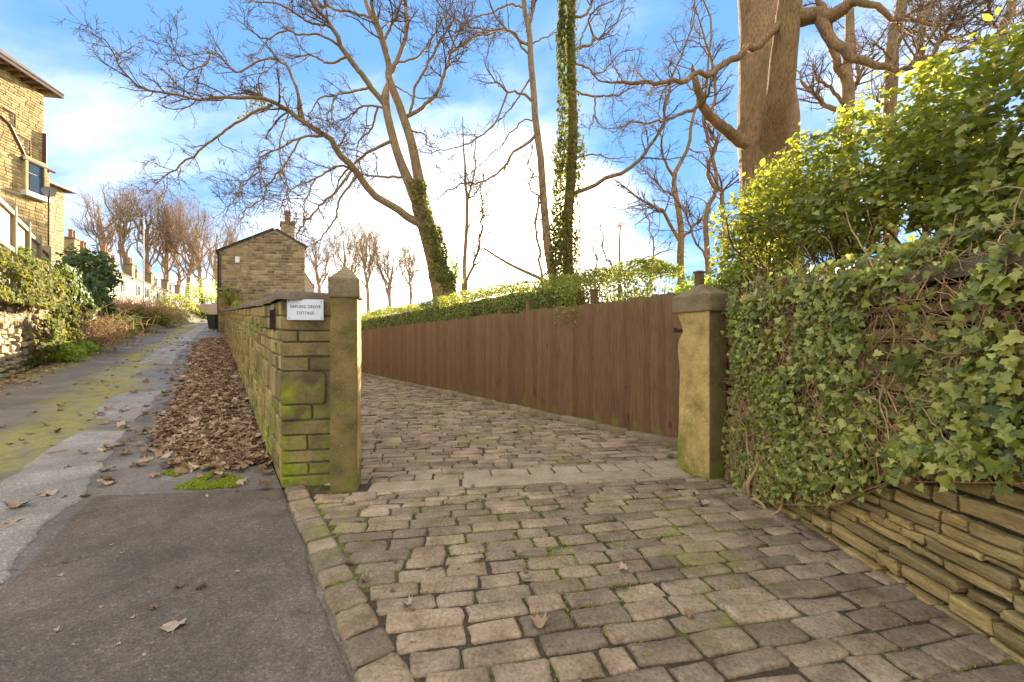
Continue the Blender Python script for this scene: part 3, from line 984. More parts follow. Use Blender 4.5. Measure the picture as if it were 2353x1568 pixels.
def m_joint():
    t = MT('joint_soil_and_moss')
    base = t.ramp(t.noise(60, 5, 0.7), [(0.3, (0.045, 0.032, 0.02)), (0.55, (0.085, 0.062, 0.04)), (0.75, (0.17, 0.13, 0.09))])
    mk = t.rng(t.noise(1.15, 5, 0.6), 0.50, 0.62, 0, 0.9)
    base = t.mix(t.math('MULTIPLY', mk, t.rng(t.noise(22, 4), 0.35, 0.55)), base, (0.19, 0.24, 0.015))
    return t.done(base, 0.95, t.bump(t.noise(80, 4), 0.8, 0.01), 0.1)


M['joint'] = m_joint()
M['kerb'] = m_stone('fence_kerb_stone', [(0.17, 0.125, 0.075), (0.25, 0.19, 0.11), (0.33, 0.255, 0.15)], moss=(0.15, 0.17, 0.02), moss_amt=0.55, var=0.2)
build_drive()

# ================================================================== WALLS AND POSTS
UPV = np.array([0, 0, 1.0])
WA, WB = np.array([-2.036, 3.63]), np.array([-1.60, 3.709])       # end face of the left wall
WE = (WB - WA) / np.linalg.norm(WB - WA)
WLEN = 27.0


def wall_top(t): return 1.665 + (lane_h(4.14 + t) - lane_h(4.14)) * 0.93 - 0.010 * t


def build_left_wall():
    rng = np.random.default_rng(5)
    root = empty('stone_wall', (*WA, 0), 'mossy stone boundary wall climbing beside the lane behind the nameplate', 'wall')
    d3 = np.array([*DV, 0]); n3 = np.array([*NV, 0])
    # mortar core, following the slope
    mb = MB()
    K = 28
    for i in range(K):
        t0, t1 = WLEN * i / K, WLEN * (i + 1) / K
        pts = []
        for t in (t0, t1):
            a = np.array([*(WA + DV * t), 0]) + n3 * 0.022 + d3 * (0.02 if i == 0 and t == t0 else 0)
            b = np.array([*(WB + DV * t), 0]) + d3 * (0.02 if i == 0 and t == t0 else 0)
            zb = float(lane_h(4.14 + t)) - 0.25
            pts += [a + UPV * zb, b + UPV * min(zb, -0.15), b + UPV * wall_top(t), a + UPV * wall_top(t)]
        p = pts
        mb.poly([p[0], p[3], p[7], p[4]]); mb.poly([p[1], p[5], p[6], p[2]]); mb.poly([p[3], p[2], p[6], p[7]])
        if i == 0: mb.poly(p[0:4])
        if i == K - 1: mb.poly([p[4], p[7], p[6], p[5]])
    mb.build('mortar', M['mortar'], root)
    # end face courses
    E3 = np.array([*WE, 0]); out = np.array([WE[1], -WE[0], 0])
    zs = [0.0, .11, .22, .33, .467, .598, .735, 1.03, 1.161, 1.29, 1.39, 1.52, 1.66]
    sp = [[], [.52], [], [.5], [], [.6], [.86], [.54], [], [.33], [], []]
    items = []
    for k in range(12):
        cuts = [0] + sp[k] + [1]
        for a, b in zip(cuts[:-1], cuts[1:]):
            if k == 6 and a > 0.5: continue
            l = (b - a) * 0.445 - 0.014
            c = np.array([*WA, 0]) + E3 * (a + b) / 2 * 0.445 + UPV * (zs[k] + zs[k + 1]) / 2 + out * 0.006
            items.append((c, E3, UPV, out, l, zs[k + 1] - zs[k] - 0.016))
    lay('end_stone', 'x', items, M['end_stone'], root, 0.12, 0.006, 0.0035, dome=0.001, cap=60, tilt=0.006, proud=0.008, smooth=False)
    # lane face courses
    items = []
    fr = np.array(zs) / zs[-1]
    for k in range(12):
        t = rng.uniform(0.0, 0.06)
        first = True
        while t < WLEN:
            l = rng.uniform(0.22, 0.52)
            if first: l = 0.17 if k % 2 else 0.34; t = 0.004
            first = False
            tm = t + l / 2
            zb = float(lane_h(4.14 + tm)) * 0.98; H = wall_top(tm) - zb
            c = np.array([*(WA + DV * tm), 0]) + UPV * (zb + H * (fr[k] + fr[k + 1]) / 2)
            sl = (lane_h(4.14 + tm + .2) - lane_h(4.14 + tm - .2)) / 0.4
            ax = -d3 - UPV * sl * (0.98 - 0.05 * fr[k]); ax = ax / np.linalg.norm(ax)
            ay = np.cross(-n3, ax)
            items.append((c, ax, ay, -n3, l - 0.016, H * (fr[k + 1] - fr[k]) - 0.017))
            t += l
    lay('wall_stone', 'wall_stones_further_up', items, M['wall_stone'], root, 0.12, 0.007, 0.005, dome=0.002, cap=285, tilt=0.008, proud=0.010, smooth=False)
    # copings
    t = -0.03; items = []
    while t < WLEN:
        l = rng.uniform(0.75, 1.1)
        tm = t + l / 2
        sl = (wall_top(tm + .3) - wall_top(tm - .3)) / 0.6
        ax = d3 + UPV * sl; ax /= np.linalg.norm(ax); az = np.cross(ax, -n3); 
        if az[2] < 0: az = -az
        ay = np.cross(az, ax)
        mid = (WA + WB) / 2 + DV * tm
        items.append((np.array([*mid, wall_top(tm) + 0.082]), ax, ay, az, l - 0.008, 0.455)); t += l
    # the first coping turns the corner flush with the end face
    c, ax, ay, az, l, h = items[0]
    lay('coping_stone', 'x', items, M['cope_stone'], root, 0.08, 0.014, 0.008, dome=0.004, cap=60, tilt=0.006)
    return root


build_left_wall()


def build_sign():
    E3 = np.array([*WE, 0]); out = np.array([WE[1], -WE[0], 0])
    c = np.array([*WA, 0]) + E3 * 0.217 + UPV * 1.575 + out * 0.030
    root = empty('house_sign', c, 'white rectangular nameplate reading SAPLING GROVE COTTAGE screwed to the stone pier', 'sign')
    MB().box(c, (0.150, 0.091, 0.005), (E3, UPV, out), 0.002).build('plate', M['sign_white'], root)
    for sx in (-1, 1):
        for sz in (-1, 1):
            p = c + E3 * sx * 0.133 + UPV * sz * 0.073 + out * 0.004
            MB().tube([p, p + out * 0.004], 0.0048, 10).build('screw', M['black'], root)
    for txt, dz, w in (('SAPLING GROVE', 0.026, 0.248), ('COTTAGE', -0.030, 0.142)):
        cu = bpy.data.curves.new('lettering', 'FONT'); cu.body = txt; cu.align_x = 'CENTER'; cu.align_y = 'CENTER'
        cu.size = 0.036; cu.space_character = 1.18; cu.extrude = 0.0012; cu.offset = 0.0002
        o = bpy.data.objects.new('tmp', cu); C.objects.link(o)
        bpy.context.view_layer.update()
        dg = bpy.context.evaluated_depsgraph_get()
        me = bpy.data.meshes.new_from_object(o.evaluated_get(dg)); bpy.data.objects.remove(o)
        me.materials.clear(); me.materials.append(M['black'])
        xs = [v.co.x for v in me.vertices]; k = w / (max(xs) - min(xs))
        link('lettering', me, root, None, frame(c + UPV * dz + out * 0.0055, E3 * k, UPV, out))


build_sign()


def post(name, corners, z_top, cap_over, cap_h, apex_h, label, mats, seed, rough):
    """a squared gatepost from four ground corners (anticlockwise), its cap a separate stone"""
    rng = np.random.default_rng(seed)
    c = np.mean(corners, 0)
    root = empty(name, (*c, 0), label, 'gatepost')
    K = 40; per = 8
    V = []
    zz = np.linspace(-0.15, z_top, K)
    ring = []
    cs = np.array(corners)
    for i in range(4):
        a, b = cs[i], cs[(i + 1) % 4]
        for t in np.linspace(0.035, 0.965, per): ring.append(a * (1 - t) + b * t)
    ring = np.array(ring); m = len(ring)
    for k, z in enumerate(zz):
        P = np.c_[ring, np.full(m, z)]
        off = (vnoise(P, 7, seed) - 0.5) * rough[0] + (vnoise(P, 22, seed + 1) - 0.5) * rough[1]
        dirn = (ring - c) / np.linalg.norm(ring - c, axis=1, keepdims=True)
        P[:, :2] += dirn * off[:, None]
        V.append(P)
    V = np.array(V)
    if rough[2]:     # a bite out of the arris below the cap
        for (z0, hz, dep) in ((z_top - 0.16, 0.10, 0.035), (z_top - 0.62, 0.22, 0.014), (0.55, 0.25, 0.012)):
            w = np.exp(-((V[..., 2] - z0) / hz) ** 2) * np.exp(-(np.linalg.norm(V[..., :2] - cs[rough[2] % 4], axis=-1) / 0.10) ** 2)
            V[..., :2] += (c - V[..., :2]) * (w * dep / 0.15)[..., None]
    V = V.reshape(-1, 3)
    i = np.arange(K - 1)[:, None] * m; j = np.arange(m)[None]; j2 = (j + 1) % m
    Fq = np.stack([i + j, i + j2, i + m + j2, i + m + j], -1).reshape(-1, 4)
    me = mesh_np('shaft', V, Fq, mats[0], True)
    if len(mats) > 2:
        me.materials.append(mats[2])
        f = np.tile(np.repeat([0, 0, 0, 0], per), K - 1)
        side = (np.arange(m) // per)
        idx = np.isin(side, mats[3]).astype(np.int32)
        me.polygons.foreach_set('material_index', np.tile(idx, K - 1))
    sh = link('shaft', me, root)
    e = [c + (p - c) * (1 + cap_over / np.linalg.norm(p - c)) for p in cs]
    rb = []
    for p_i, p in enumerate(e):       # rounded arrises
        a, b = e[p_i - 1], e[(p_i + 1) % 4]
        rb += [p + (a - p) / np.linalg.norm(a - p) * 0.012, p + (b - p) / np.linalg.norm(b - p) * 0.012]
    rb = np.array(rb); rb_in = c + (rb - c) * 0.965
    Z = [(rb_in, z_top - 0.001), (rb, z_top + 0.010), (rb, z_top + cap_h - 0.008), (c + (rb - c) * 0.975, z_top + cap_h + 0.004), (c + (rb - c) * 0.55, z_top + cap_h + apex_h * 0.47), (c + (rb - c) * 0.06, z_top + cap_h + apex_h)]
    V = np.concatenate([np.c_[r, np.full(8, z)] for r, z in Z]); V[8:-8] += rng.normal(0, 0.0018, V[8:-8].shape)
    q = []
    for k in range(len(Z) - 1):
        for jj in range(8): q.append([k * 8 + jj, k * 8 + (jj + 1) % 8, (k + 1) * 8 + (jj + 1) % 8, (k + 1) * 8 + jj])
    top = [[len(V) - 8 + jj for jj in range(8)], list(range(8))[::-1]]
    link('cap', mesh_np('cap', V, [np.array(q), np.array(top)], mats[1], False), root)
    return root


def rect(c, w, d, ang):
    a = np.array([math.cos(ang), math.sin(ang)]); b = np.array([-a[1], a[0]]); c = np.array(c)
    return [c - a * w / 2 - b * d / 2, c + a * w / 2 - b * d / 2, c + a * w / 2 + b * d / 2, c - a * w / 2 + b * d / 2]


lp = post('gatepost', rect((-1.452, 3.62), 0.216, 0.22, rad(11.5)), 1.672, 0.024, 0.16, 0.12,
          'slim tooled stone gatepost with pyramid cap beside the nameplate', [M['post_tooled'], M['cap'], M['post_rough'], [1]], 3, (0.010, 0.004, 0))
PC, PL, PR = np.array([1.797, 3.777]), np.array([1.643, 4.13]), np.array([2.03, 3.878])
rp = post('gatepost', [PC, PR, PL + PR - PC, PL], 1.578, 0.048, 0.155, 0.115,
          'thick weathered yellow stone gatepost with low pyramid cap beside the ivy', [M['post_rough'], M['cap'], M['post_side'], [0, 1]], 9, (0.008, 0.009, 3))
rp['label'] = 'thick weathered yellow stone gatepost with low pyramid cap beside the ivy'


def build_iron():
    p = np.array([*(PL * 0.9 + PC * 0.1), 1.40])
    o = np.array([-0.92, -0.38, 0])
    mb = MB().box(p + o * 0.02, (0.05, 0.012, 0.016), (o, np.cross(UPV, o), UPV), 0.003)
    mb.tube([p + o * 0.055 - UPV * 0.012, p + o * 0.055 + UPV * 0.03], 0.014, 10)
    h = mb.build('hinge_pin', M['iron'], rp)
    p = np.array([*(WA + DV * 0.27), 1.50]) - np.array([*NV, 0]) * 0.015
    r = empty('iron_latch', p, 'narrow rusty iron catch plate fixed to the lane side of the wall', 'latch')
    d3 = np.array([*DV, 0]); n3 = np.array([*NV, 0])
    MB().box(p, (0.018, 0.006, 0.11), (d3, n3, UPV), 0.002).build('plate', M['iron'], r)
    MB().box(p - n3 * 0.02 + UPV * 0.0, (0.008, 0.02, 0.09), (d3, n3, UPV), 0.002).build('bracket', M['iron'], r)


build_iron()


def build_right_wall():
    rng = np.random.default_rng(31)
    root = empty('dry_stone_wall', (2.1, 2.4, 0), 'mossy dry stone wall of thin courses under the ivy on the right', 'wall')
    X0 = 2.02; y0, y1 = 0.7, 4.12
    MB().box(((X0 + 0.06 + 2.5) / 2, (y0 + y1) / 2, 0.78), ((2.5 - X0 - 0.06) / 2, (y1 - y0) / 2, 0.84)).build('core', M['dark_gap'], root)
    ax = np.array([0, -1.0, 0]); out = np.array([-1.0, 0, 0])
    items = []; z = -0.02
    k = 0
    while z < 1.55:
        h = rng.uniform(0.045, 0.095)
        if z < 0.1: h = rng.uniform(0.08, 0.11)
        y = y1 - rng.uniform(0, 0.1)
        while y > y0:
            l = rng.uniform(0.11, 0.36)
            hh = h * rng.uniform(0.9, 1.0)
            if rng.random() < 0.10: hh = h * 1.0
            batter = 0.03 * (z / 1.5)
            # courses dip a little towards the gate
            zz = z + hh / 2 + 0.012 * math.sin(y * 2.1 + k)
            items.append(((X0 + batter + rng.uniform(-0.022, 0.012), y - l / 2, zz), ax, UPV, out, l - 0.014, hh - rng.uniform(0.008, 0.018)))
            y -= l
        z += h; k += 1
    lay('wall_stone', 'wall_stones', items, M['dry_stone'], root, 0.13, 0.010, 0.008, dome=0.003, cap=300, tilt=0.026, proud=0.012, smooth=False)
    items = []; y = y1
    while y > y0:
        l = rng.uniform(0.4, 0.7)
        items.append(((2.17, y - l / 2, 1.66), ax, np.array([1.0, 0, 0]), UPV, l - 0.012, 0.40)); y -= l
    lay('coping_stone', 'x', items, M['cope_stone'], root, 0.085, 0.015, 0.012, dome=0.004, cap=30, tilt=0.012)


build_right_wall()


# ------------------------------------------------------------------ board fence
def build_fence():
    rng = np.random.default_rng(12)
    s0, s1 = 2.55, 21.5
    root = empty('board_fence', SN(s0, 4.66), 'long brown vertical board fence lining the sett drive', 'fence')
    w = 0.112
    d3 = np.array([*DV, 0]); out = -np.array([*NV, 0])
    pool = {}
    s = s0; i = 0
    while s < s1:
        H = 1.83 - 0.19 * (s - s0) / 14 
        z0 = 0.085 - 0.03 * rng.random()
        key = (round(H / 0.03), i % 3)
        if key not in pool:
            r = np.random.default_rng(key[0] * 3 + key[1]); Hh = key[0] * 0.03
            top = [(-0.5, Hh - 0.024), (-0.34, Hh - 0.007), (0, Hh), (0.34, Hh - 0.007), (0.5, Hh - 0.024)]
            o = np.array([(x * (w + 0.002), z) for x, z in [(-0.5, 0), (0.5, 0)] + top[::-1]])
            o[:, 1] += r.normal(0, 0.003, 7)
            V = np.concatenate([np.c_[o[:, 0], -0.004 + o[:, 0] * 0.11, o[:, 1]], np.c_[o[:, 0], np.full(7, 0.016), o[:, 1]]])
            a = np.arange(7); b = (a + 1) % 7
            pool[key] = mesh_np('board', V, [np.c_[b, a, a + 7, b + 7], np.array([list(range(7)), list(range(7, 14))[::-1]])], M['board'], False)
        dz = rng.normal(0, 0.006)
        link('board', pool[key], root, None, frame(SN(s + w / 2, 4.645 + rng.normal(0, 0.0015), z0 + dz), -d3, -out, UPV))
        s += w; i += 1
    for z in (0.35, 1.0, 1.55):
        a, b = SN(s0, 4.70, z), SN(s1, 4.70, z - 0.02)
        MB().box((a + b) / 2, (np.linalg.norm(b - a) / 2, 0.025, 0.04), (d3, out, UPV), 0.004).build('rail', M['board'], root)
    s = 2.72
    for vx, vy in ((1607, 628), (1365, 668), (1215, 692), (1150, 711)):
        r = (vx - 1176.5) / FPX
        y = 4.78 / (NV[0] * r + NV[1]); p = np.array([r * y, y, 0]); zt = EYE + (784 - vy) / FPX * y
        g = MB().box(p + UPV * zt / 2, (0.042, 0.042, zt / 2), (d3, out, UPV), 0.004).build('fence_post', M['board'], root)
        MB().box(p + UPV * (zt + 0.010), (0.054, 0.054, 0.011), (d3, out, UPV), 0.004).build('post_cap', M['board'], g)


build_fence()

# ================================================================== BUILDINGS
def courses(origin, ax, top, width, ch, rng, out, lmin=0.28, lmax=0.62, skip=None, z0=0.0):
    """running stone courses over a face; top(u) is its height at u"""
    items = []; z = z0; k = 0
    zmax = max(top(u) for u in np.linspace(0, width, 40))
    while z < zmax:
        h = ch * rng.uniform(0.85, 1.15)
        u = -rng.uniform(0, 0.2)
        while u < width:
            l = rng.uniform(lmin, lmax)
            a, b = max(0, u), min(width, u + l)
            # trim to the gable slope
            while b - a > 0.1 and z + h > top(a) and top(a) < top((a + b) / 2): a += 0.05
            while b - a > 0.1 and z + h > top(b) and top(b) < top((a + b) / 2): b -= 0.05
            if b - a > 0.1 and z + h <= min(top(a), top(b)) + 0.03 and not (skip and skip((a + b) / 2, z + h / 2)):
                c = np.array(origin) + np.array(ax) * (a + b) / 2 + UPV * (z + h / 2)
                items.append((c, ax, UPV, out, b - a - 0.022, h - 0.028))
            u += l
        z += h; k += 1
    return items


def build_cottage():
    rng = np.random.default_rng(77)
    th = rad(5); ax = np.array([math.cos(th), math.sin(th), 0]); bk = np.array([-0.52, 0.854, 0]); out = np.array([ax[1], -ax[0], 0])
    o = PX(503, 784, 25.0); o[2] = 1.55
    W, UR, ZL, ZR, ZE = 5.0, 3.22, 6.72 - 1.55, 8.1 - 1.55, 7.05 - 1.55
    top = lambda u: ZL + (ZR - ZL) * u / UR if u < UR else ZR + (ZE - ZR) * (u - UR) / (W - UR)
    root = empty('stone_cottage', o, 'stone cottage with gable end and chimney above the lane wall', 'house')
    mb = MB(); D = 8.0
    f = [o, o + ax * W, o + ax * W + UPV * ZE, o + ax * UR + UPV * ZR, o + UPV * ZL]
    b = [p + bk * D for p in f]
    mb.poly(f); mb.poly(b[::-1])
    for i in (0, 1, 4): mb.poly([f[i], b[i], b[(i + 1) % 5], f[(i + 1) % 5]])
    mb.build('wall', M['house_mortar'], root)
    lay('wall_stone', 'wall_stones', courses(o + out * 0.02, ax, top, W, 0.165, rng, out, z0=0.2), M['house_stone'], root, 0.06, 0.012, 0.008, cap=300, smooth=False, n=8, tilt=0.004)
    roof = None
    for a, c in ((f[4], f[3]), (f[2], f[3])):
        dr = (c - a); L = np.linalg.norm(dr); dr = dr / L; nrm = np.cross(bk, dr); nrm = nrm if nrm[2] > 0 else -nrm
        mid = a - dr * 0.12 + dr * (L + 0.12) / 2 + bk * (D / 2) + nrm * 0.05
        rf = MB().box(mid, ((L + 0.12) / 2, D / 2 + 0.12, 0.035), (dr, bk, nrm), 0.01).build('roof_slope', M['slate'], root)
        for k in range(7):     # slates along the verge
            p = a - dr * 0.1 + dr * (L * (k + 0.5) / 7) - bk * 0.10 + nrm * (0.105 + 0.012 * rng.random())
            MB().box(p, (L / 14 + 0.05, 0.11, 0.018), (dr, bk, nrm), 0.004).build('slate', M['slate'], rf)
    ch = PX(661, 560, 27.5)
    c = MB().box(ch + UPV * 0.25, (0.42, 0.42, 1.0), (ax, bk, UPV), 0.02).build('chimney', M['house_stone'], root)
    MB().box(ch + UPV * 1.28, (0.50, 0.50, 0.09), (ax, bk, UPV), 0.02).build('chimney_cap', M['cope_stone'], c)
    p = ch + UPV * 1.36
    MB().tube([p, p + UPV * .1, p + UPV * .45, p + UPV * .5, p + UPV * .62, p + UPV * .66, p + UPV * .8], [.2, .17, .15, .20, .16, .20, .17], 12).build('chimney_pot', M['terracotta'], c)
    # gutter end, downpipe, alarm box, electric bracket
    g0 = o + UPV * (ZL - 0.05) - ax * 0.06
    MB().tube([g0 + out * 0.1, g0 + bk * D], 0.07, 8).build('gutter', M['black'], root)
    MB().tube([g0 + out * 0.06, g0 + out * 0.06 - UPV * 0.35 + ax * 0.05, o + out * 0.06 + UPV * 0.1 - ax * 0.01], 0.05, 8).build('downpipe', M['black'], root)
    MB().tube([o + ax * 0.12 + out * 0.06 + UPV * 4.9, o + ax * 0.12 + out * 0.06 + UPV * 2.6], 0.03, 8).build('waste_pipe', M['pipe'], root)
    al = o + ax * 1.1 + UPV * (PX(545, 597, 25)[2] - o[2]) + out * 0.07
    MB().box(al, (0.12, 0.05, 0.19), (ax, out, UPV), 0.03).build('alarm_box', M['white_plastic'], root)
    return root


build_cottage()


def build_cottage_side():
    th = rad(5); ax = np.array([math.cos(th), math.sin(th), 0]); bk = np.array([-ax[1], ax[0], 0])
    a = PX(526, 784, 24.0); a[2] = 2.9
    r = empty('gate_pier', (a[0], a[1], 1.5), 'dark square stone pier against the cottage gable', 'pier')
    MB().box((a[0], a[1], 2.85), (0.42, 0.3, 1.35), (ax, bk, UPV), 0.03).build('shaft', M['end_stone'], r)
    MB().box((a[0], a[1], 4.27), (0.5, 0.36, 0.07), (ax, bk, UPV), 0.02).build('cap', M['cope_stone'], r)
    b = PX(493, 740, 27.0)
    g = float(lane_h(np.dot(b[:2], DV)))
    r = empty('wheelie_bin', (b[0], b[1], g), 'black wheeled bin standing by the cottage corner', 'bin')
    mb = MB()
    lo, hi = 0.21, 0.29
    V = [(x * w, y * w * 1.15, z) for z, w in ((0.05, lo), (0.92, hi)) for x, y in ((-1, -1), (1, -1), (1, 1), (-1, 1))]
    V = np.array(V) + (b[0], b[1], g)
    mb.add(V, [np.array([[0, 1, 5, 4], [1, 2, 6, 5], [2, 3, 7, 6], [3, 0, 4, 7], [3, 2, 1, 0], [4, 5, 6, 7]])])
    mb.build('body', M['bin'], r)
    MB().box((b[0], b[1], g + 0.96), (0.31, 0.36, 0.035), bev=0.012).build('lid', M['bin'], r)
    for sx in (-1, 1):
        MB().tube([(b[0] + sx * 0.2, b[1] + 0.22, g + 0.1), (b[0] + sx * 0.25, b[1] + 0.22, g + 0.1)], 0.1, 12).build('wheel', M['black'], r)


build_cottage_side()


def gable_box(name, o, ax, bk, W, D, zl, zr, label, wall, roof='slate', cat='house', group=None, chim=(), over=0.15):
    root = empty(name, o, label, cat, group)
    o = np.array(o, float)
    f = [o, o + ax * W, o + ax * W + UPV * zl, o + ax * W / 2 + UPV * zr, o + UPV * zl]
    b = [p + bk * D for p in f]
    mb = MB(); mb.poly(f); mb.poly(b[::-1])
    for i in (0, 1, 4): mb.poly([f[i], b[i], b[(i + 1) % 5], f[(i + 1) % 5]])
    mb.build('wall', M[wall], root)
    for a, c in ((f[4], f[3]), (f[2], f[3])):
        dr = c - a; L = np.linalg.norm(dr); dr = dr / L; nrm = np.cross(bk, dr); nrm = nrm if nrm[2] > 0 else -nrm
        mid = a - dr * over + dr * (L + over) / 2 + bk * (D / 2) + nrm * 0.06
        MB().box(mid, ((L + over) / 2, D / 2 + over * 0.5, 0.05), (dr, bk, nrm)).build('roof_slope', M[roof], root)
    for (u, dd, h, pots) in chim:
        p = o + ax * u + bk * dd + UPV * (zr - 0.4)
        c = MB().box(p + UPV * h / 2, (0.45, 0.32, h / 2), (bk, ax, UPV), 0.02).build('chimney', M['house_stone'], root)
        MB().box(p + UPV * (h + 0.06), (0.52, 0.39, 0.07), (bk, ax, UPV), 0.02).build('chimney_cap', M['cope_stone'], c)
        for k in range(pots):
            q = p + UPV * (h + 0.12) + bk * (k - (pots - 1) / 2) * 0.42
            MB().tube([q, q + UPV * .5, q + UPV * .55, q + UPV * .68], [.15, .12, .16, .14], 8).build('chimney_pot', M['terracotta'], c)
    return root


def build_terrace():
    a = PX(236, 784, 34.0)[:2]; b = PX(470, 784, 66.0)[:2]
    dr = (b - a); L = np.linalg.norm(dr); dr /= L
    bk = np.array([*dr, 0]); ax = np.array([-dr[1], dr[0], 0])      # ax points away from the lane
    names = ['nearest', 'second', 'third', 'fourth', 'fifth', 'farthest']
    w = L / 6
    for k in range(6):
        o = np.array([*(a + dr * w * k), 2.6])
        z = 4.75 - 0.06 * k
        r = gable_box('terrace_house', o, ax, bk, 5.4, w - 0.06, z, z + 1.15,
                      names[k] + ' house up the lane in the pale terrace with chimneys behind the left bank', 'pale_render', chim=((2.2, 0.9, 1.5, 2), (2.9, w - 1.3, 1.3, 2)), group='terraced houses')
        rng = np.random.default_rng(k)
        for j in range(2):
            p = o + bk * (w * (0.3 + 0.4 * j)) + UPV * 3.7 - ax * 0.02
            fr = MB().box(p, (0.42, 0.04, 0.55), (bk, ax, UPV), 0.01).build('window', M['frame'], r)
            MB().box(p - ax * 0.03, (0.34, 0.02, 0.47), (bk, ax, UPV)).build('pane', M['glass'], fr)
        MB().tube([o + bk * 0.1 - ax * 0.05 + UPV * (z - 0.06), o + bk * (w - 0.15) - ax * 0.05 + UPV * (z - 0.06)], 0.06, 6).build('gutter', M['sill'], r)
    # pale garden wall and steps at the head of the lane
    p = PX(476, 720, 46)
    g = MB().box((p[0], p[1], p[2] - 0.4), (2.2, 0.25, 1.4), bev=0.03).build('garden_wall', M['pale_render'])
    tag(g, 'pale rendered garden wall at the head of the lane', 'wall')
    p = PX(440, 712, 52)
    gable_box('shed', (p[0], p[1], p[2] - 2.0), np.array([1.0, 0, 0]), np.array([0, 1.0, 0]), 2.4, 2.6, 1.9, 2.7, 'small pale outbuilding left of the lane head', 'pale_render', cat='shed')
    # pink rendered house showing past the right edge of the cottage
    o = PX(655, 784, 42); o[2] = 1.0
    gable_box('rendered_house', o, np.array([0.99, 0.1, 0]), np.array([-0.50, 0.866, 0]), 2.75, 8, 5.9, 8.0, 'pale pink rendered house peeping out behind the cottage', 'pale_render', cat='house')
    o = PX(706, 784, 50)
    r = empty('brick_chimney', (o[0], o[1], 4.0), 'small far brick chimney right of the pink house', 'chimney')
    MB().box((o[0], o[1], 5.9), (0.45, 0.4, 2.0), bev=0.02).build('stack', M['terracotta'], r)
    MB().box((o[0], o[1], 7.95), (0.55, 0.5, 0.08), bev=0.02).build('cap', M['cope_stone'], r)


build_terrace()


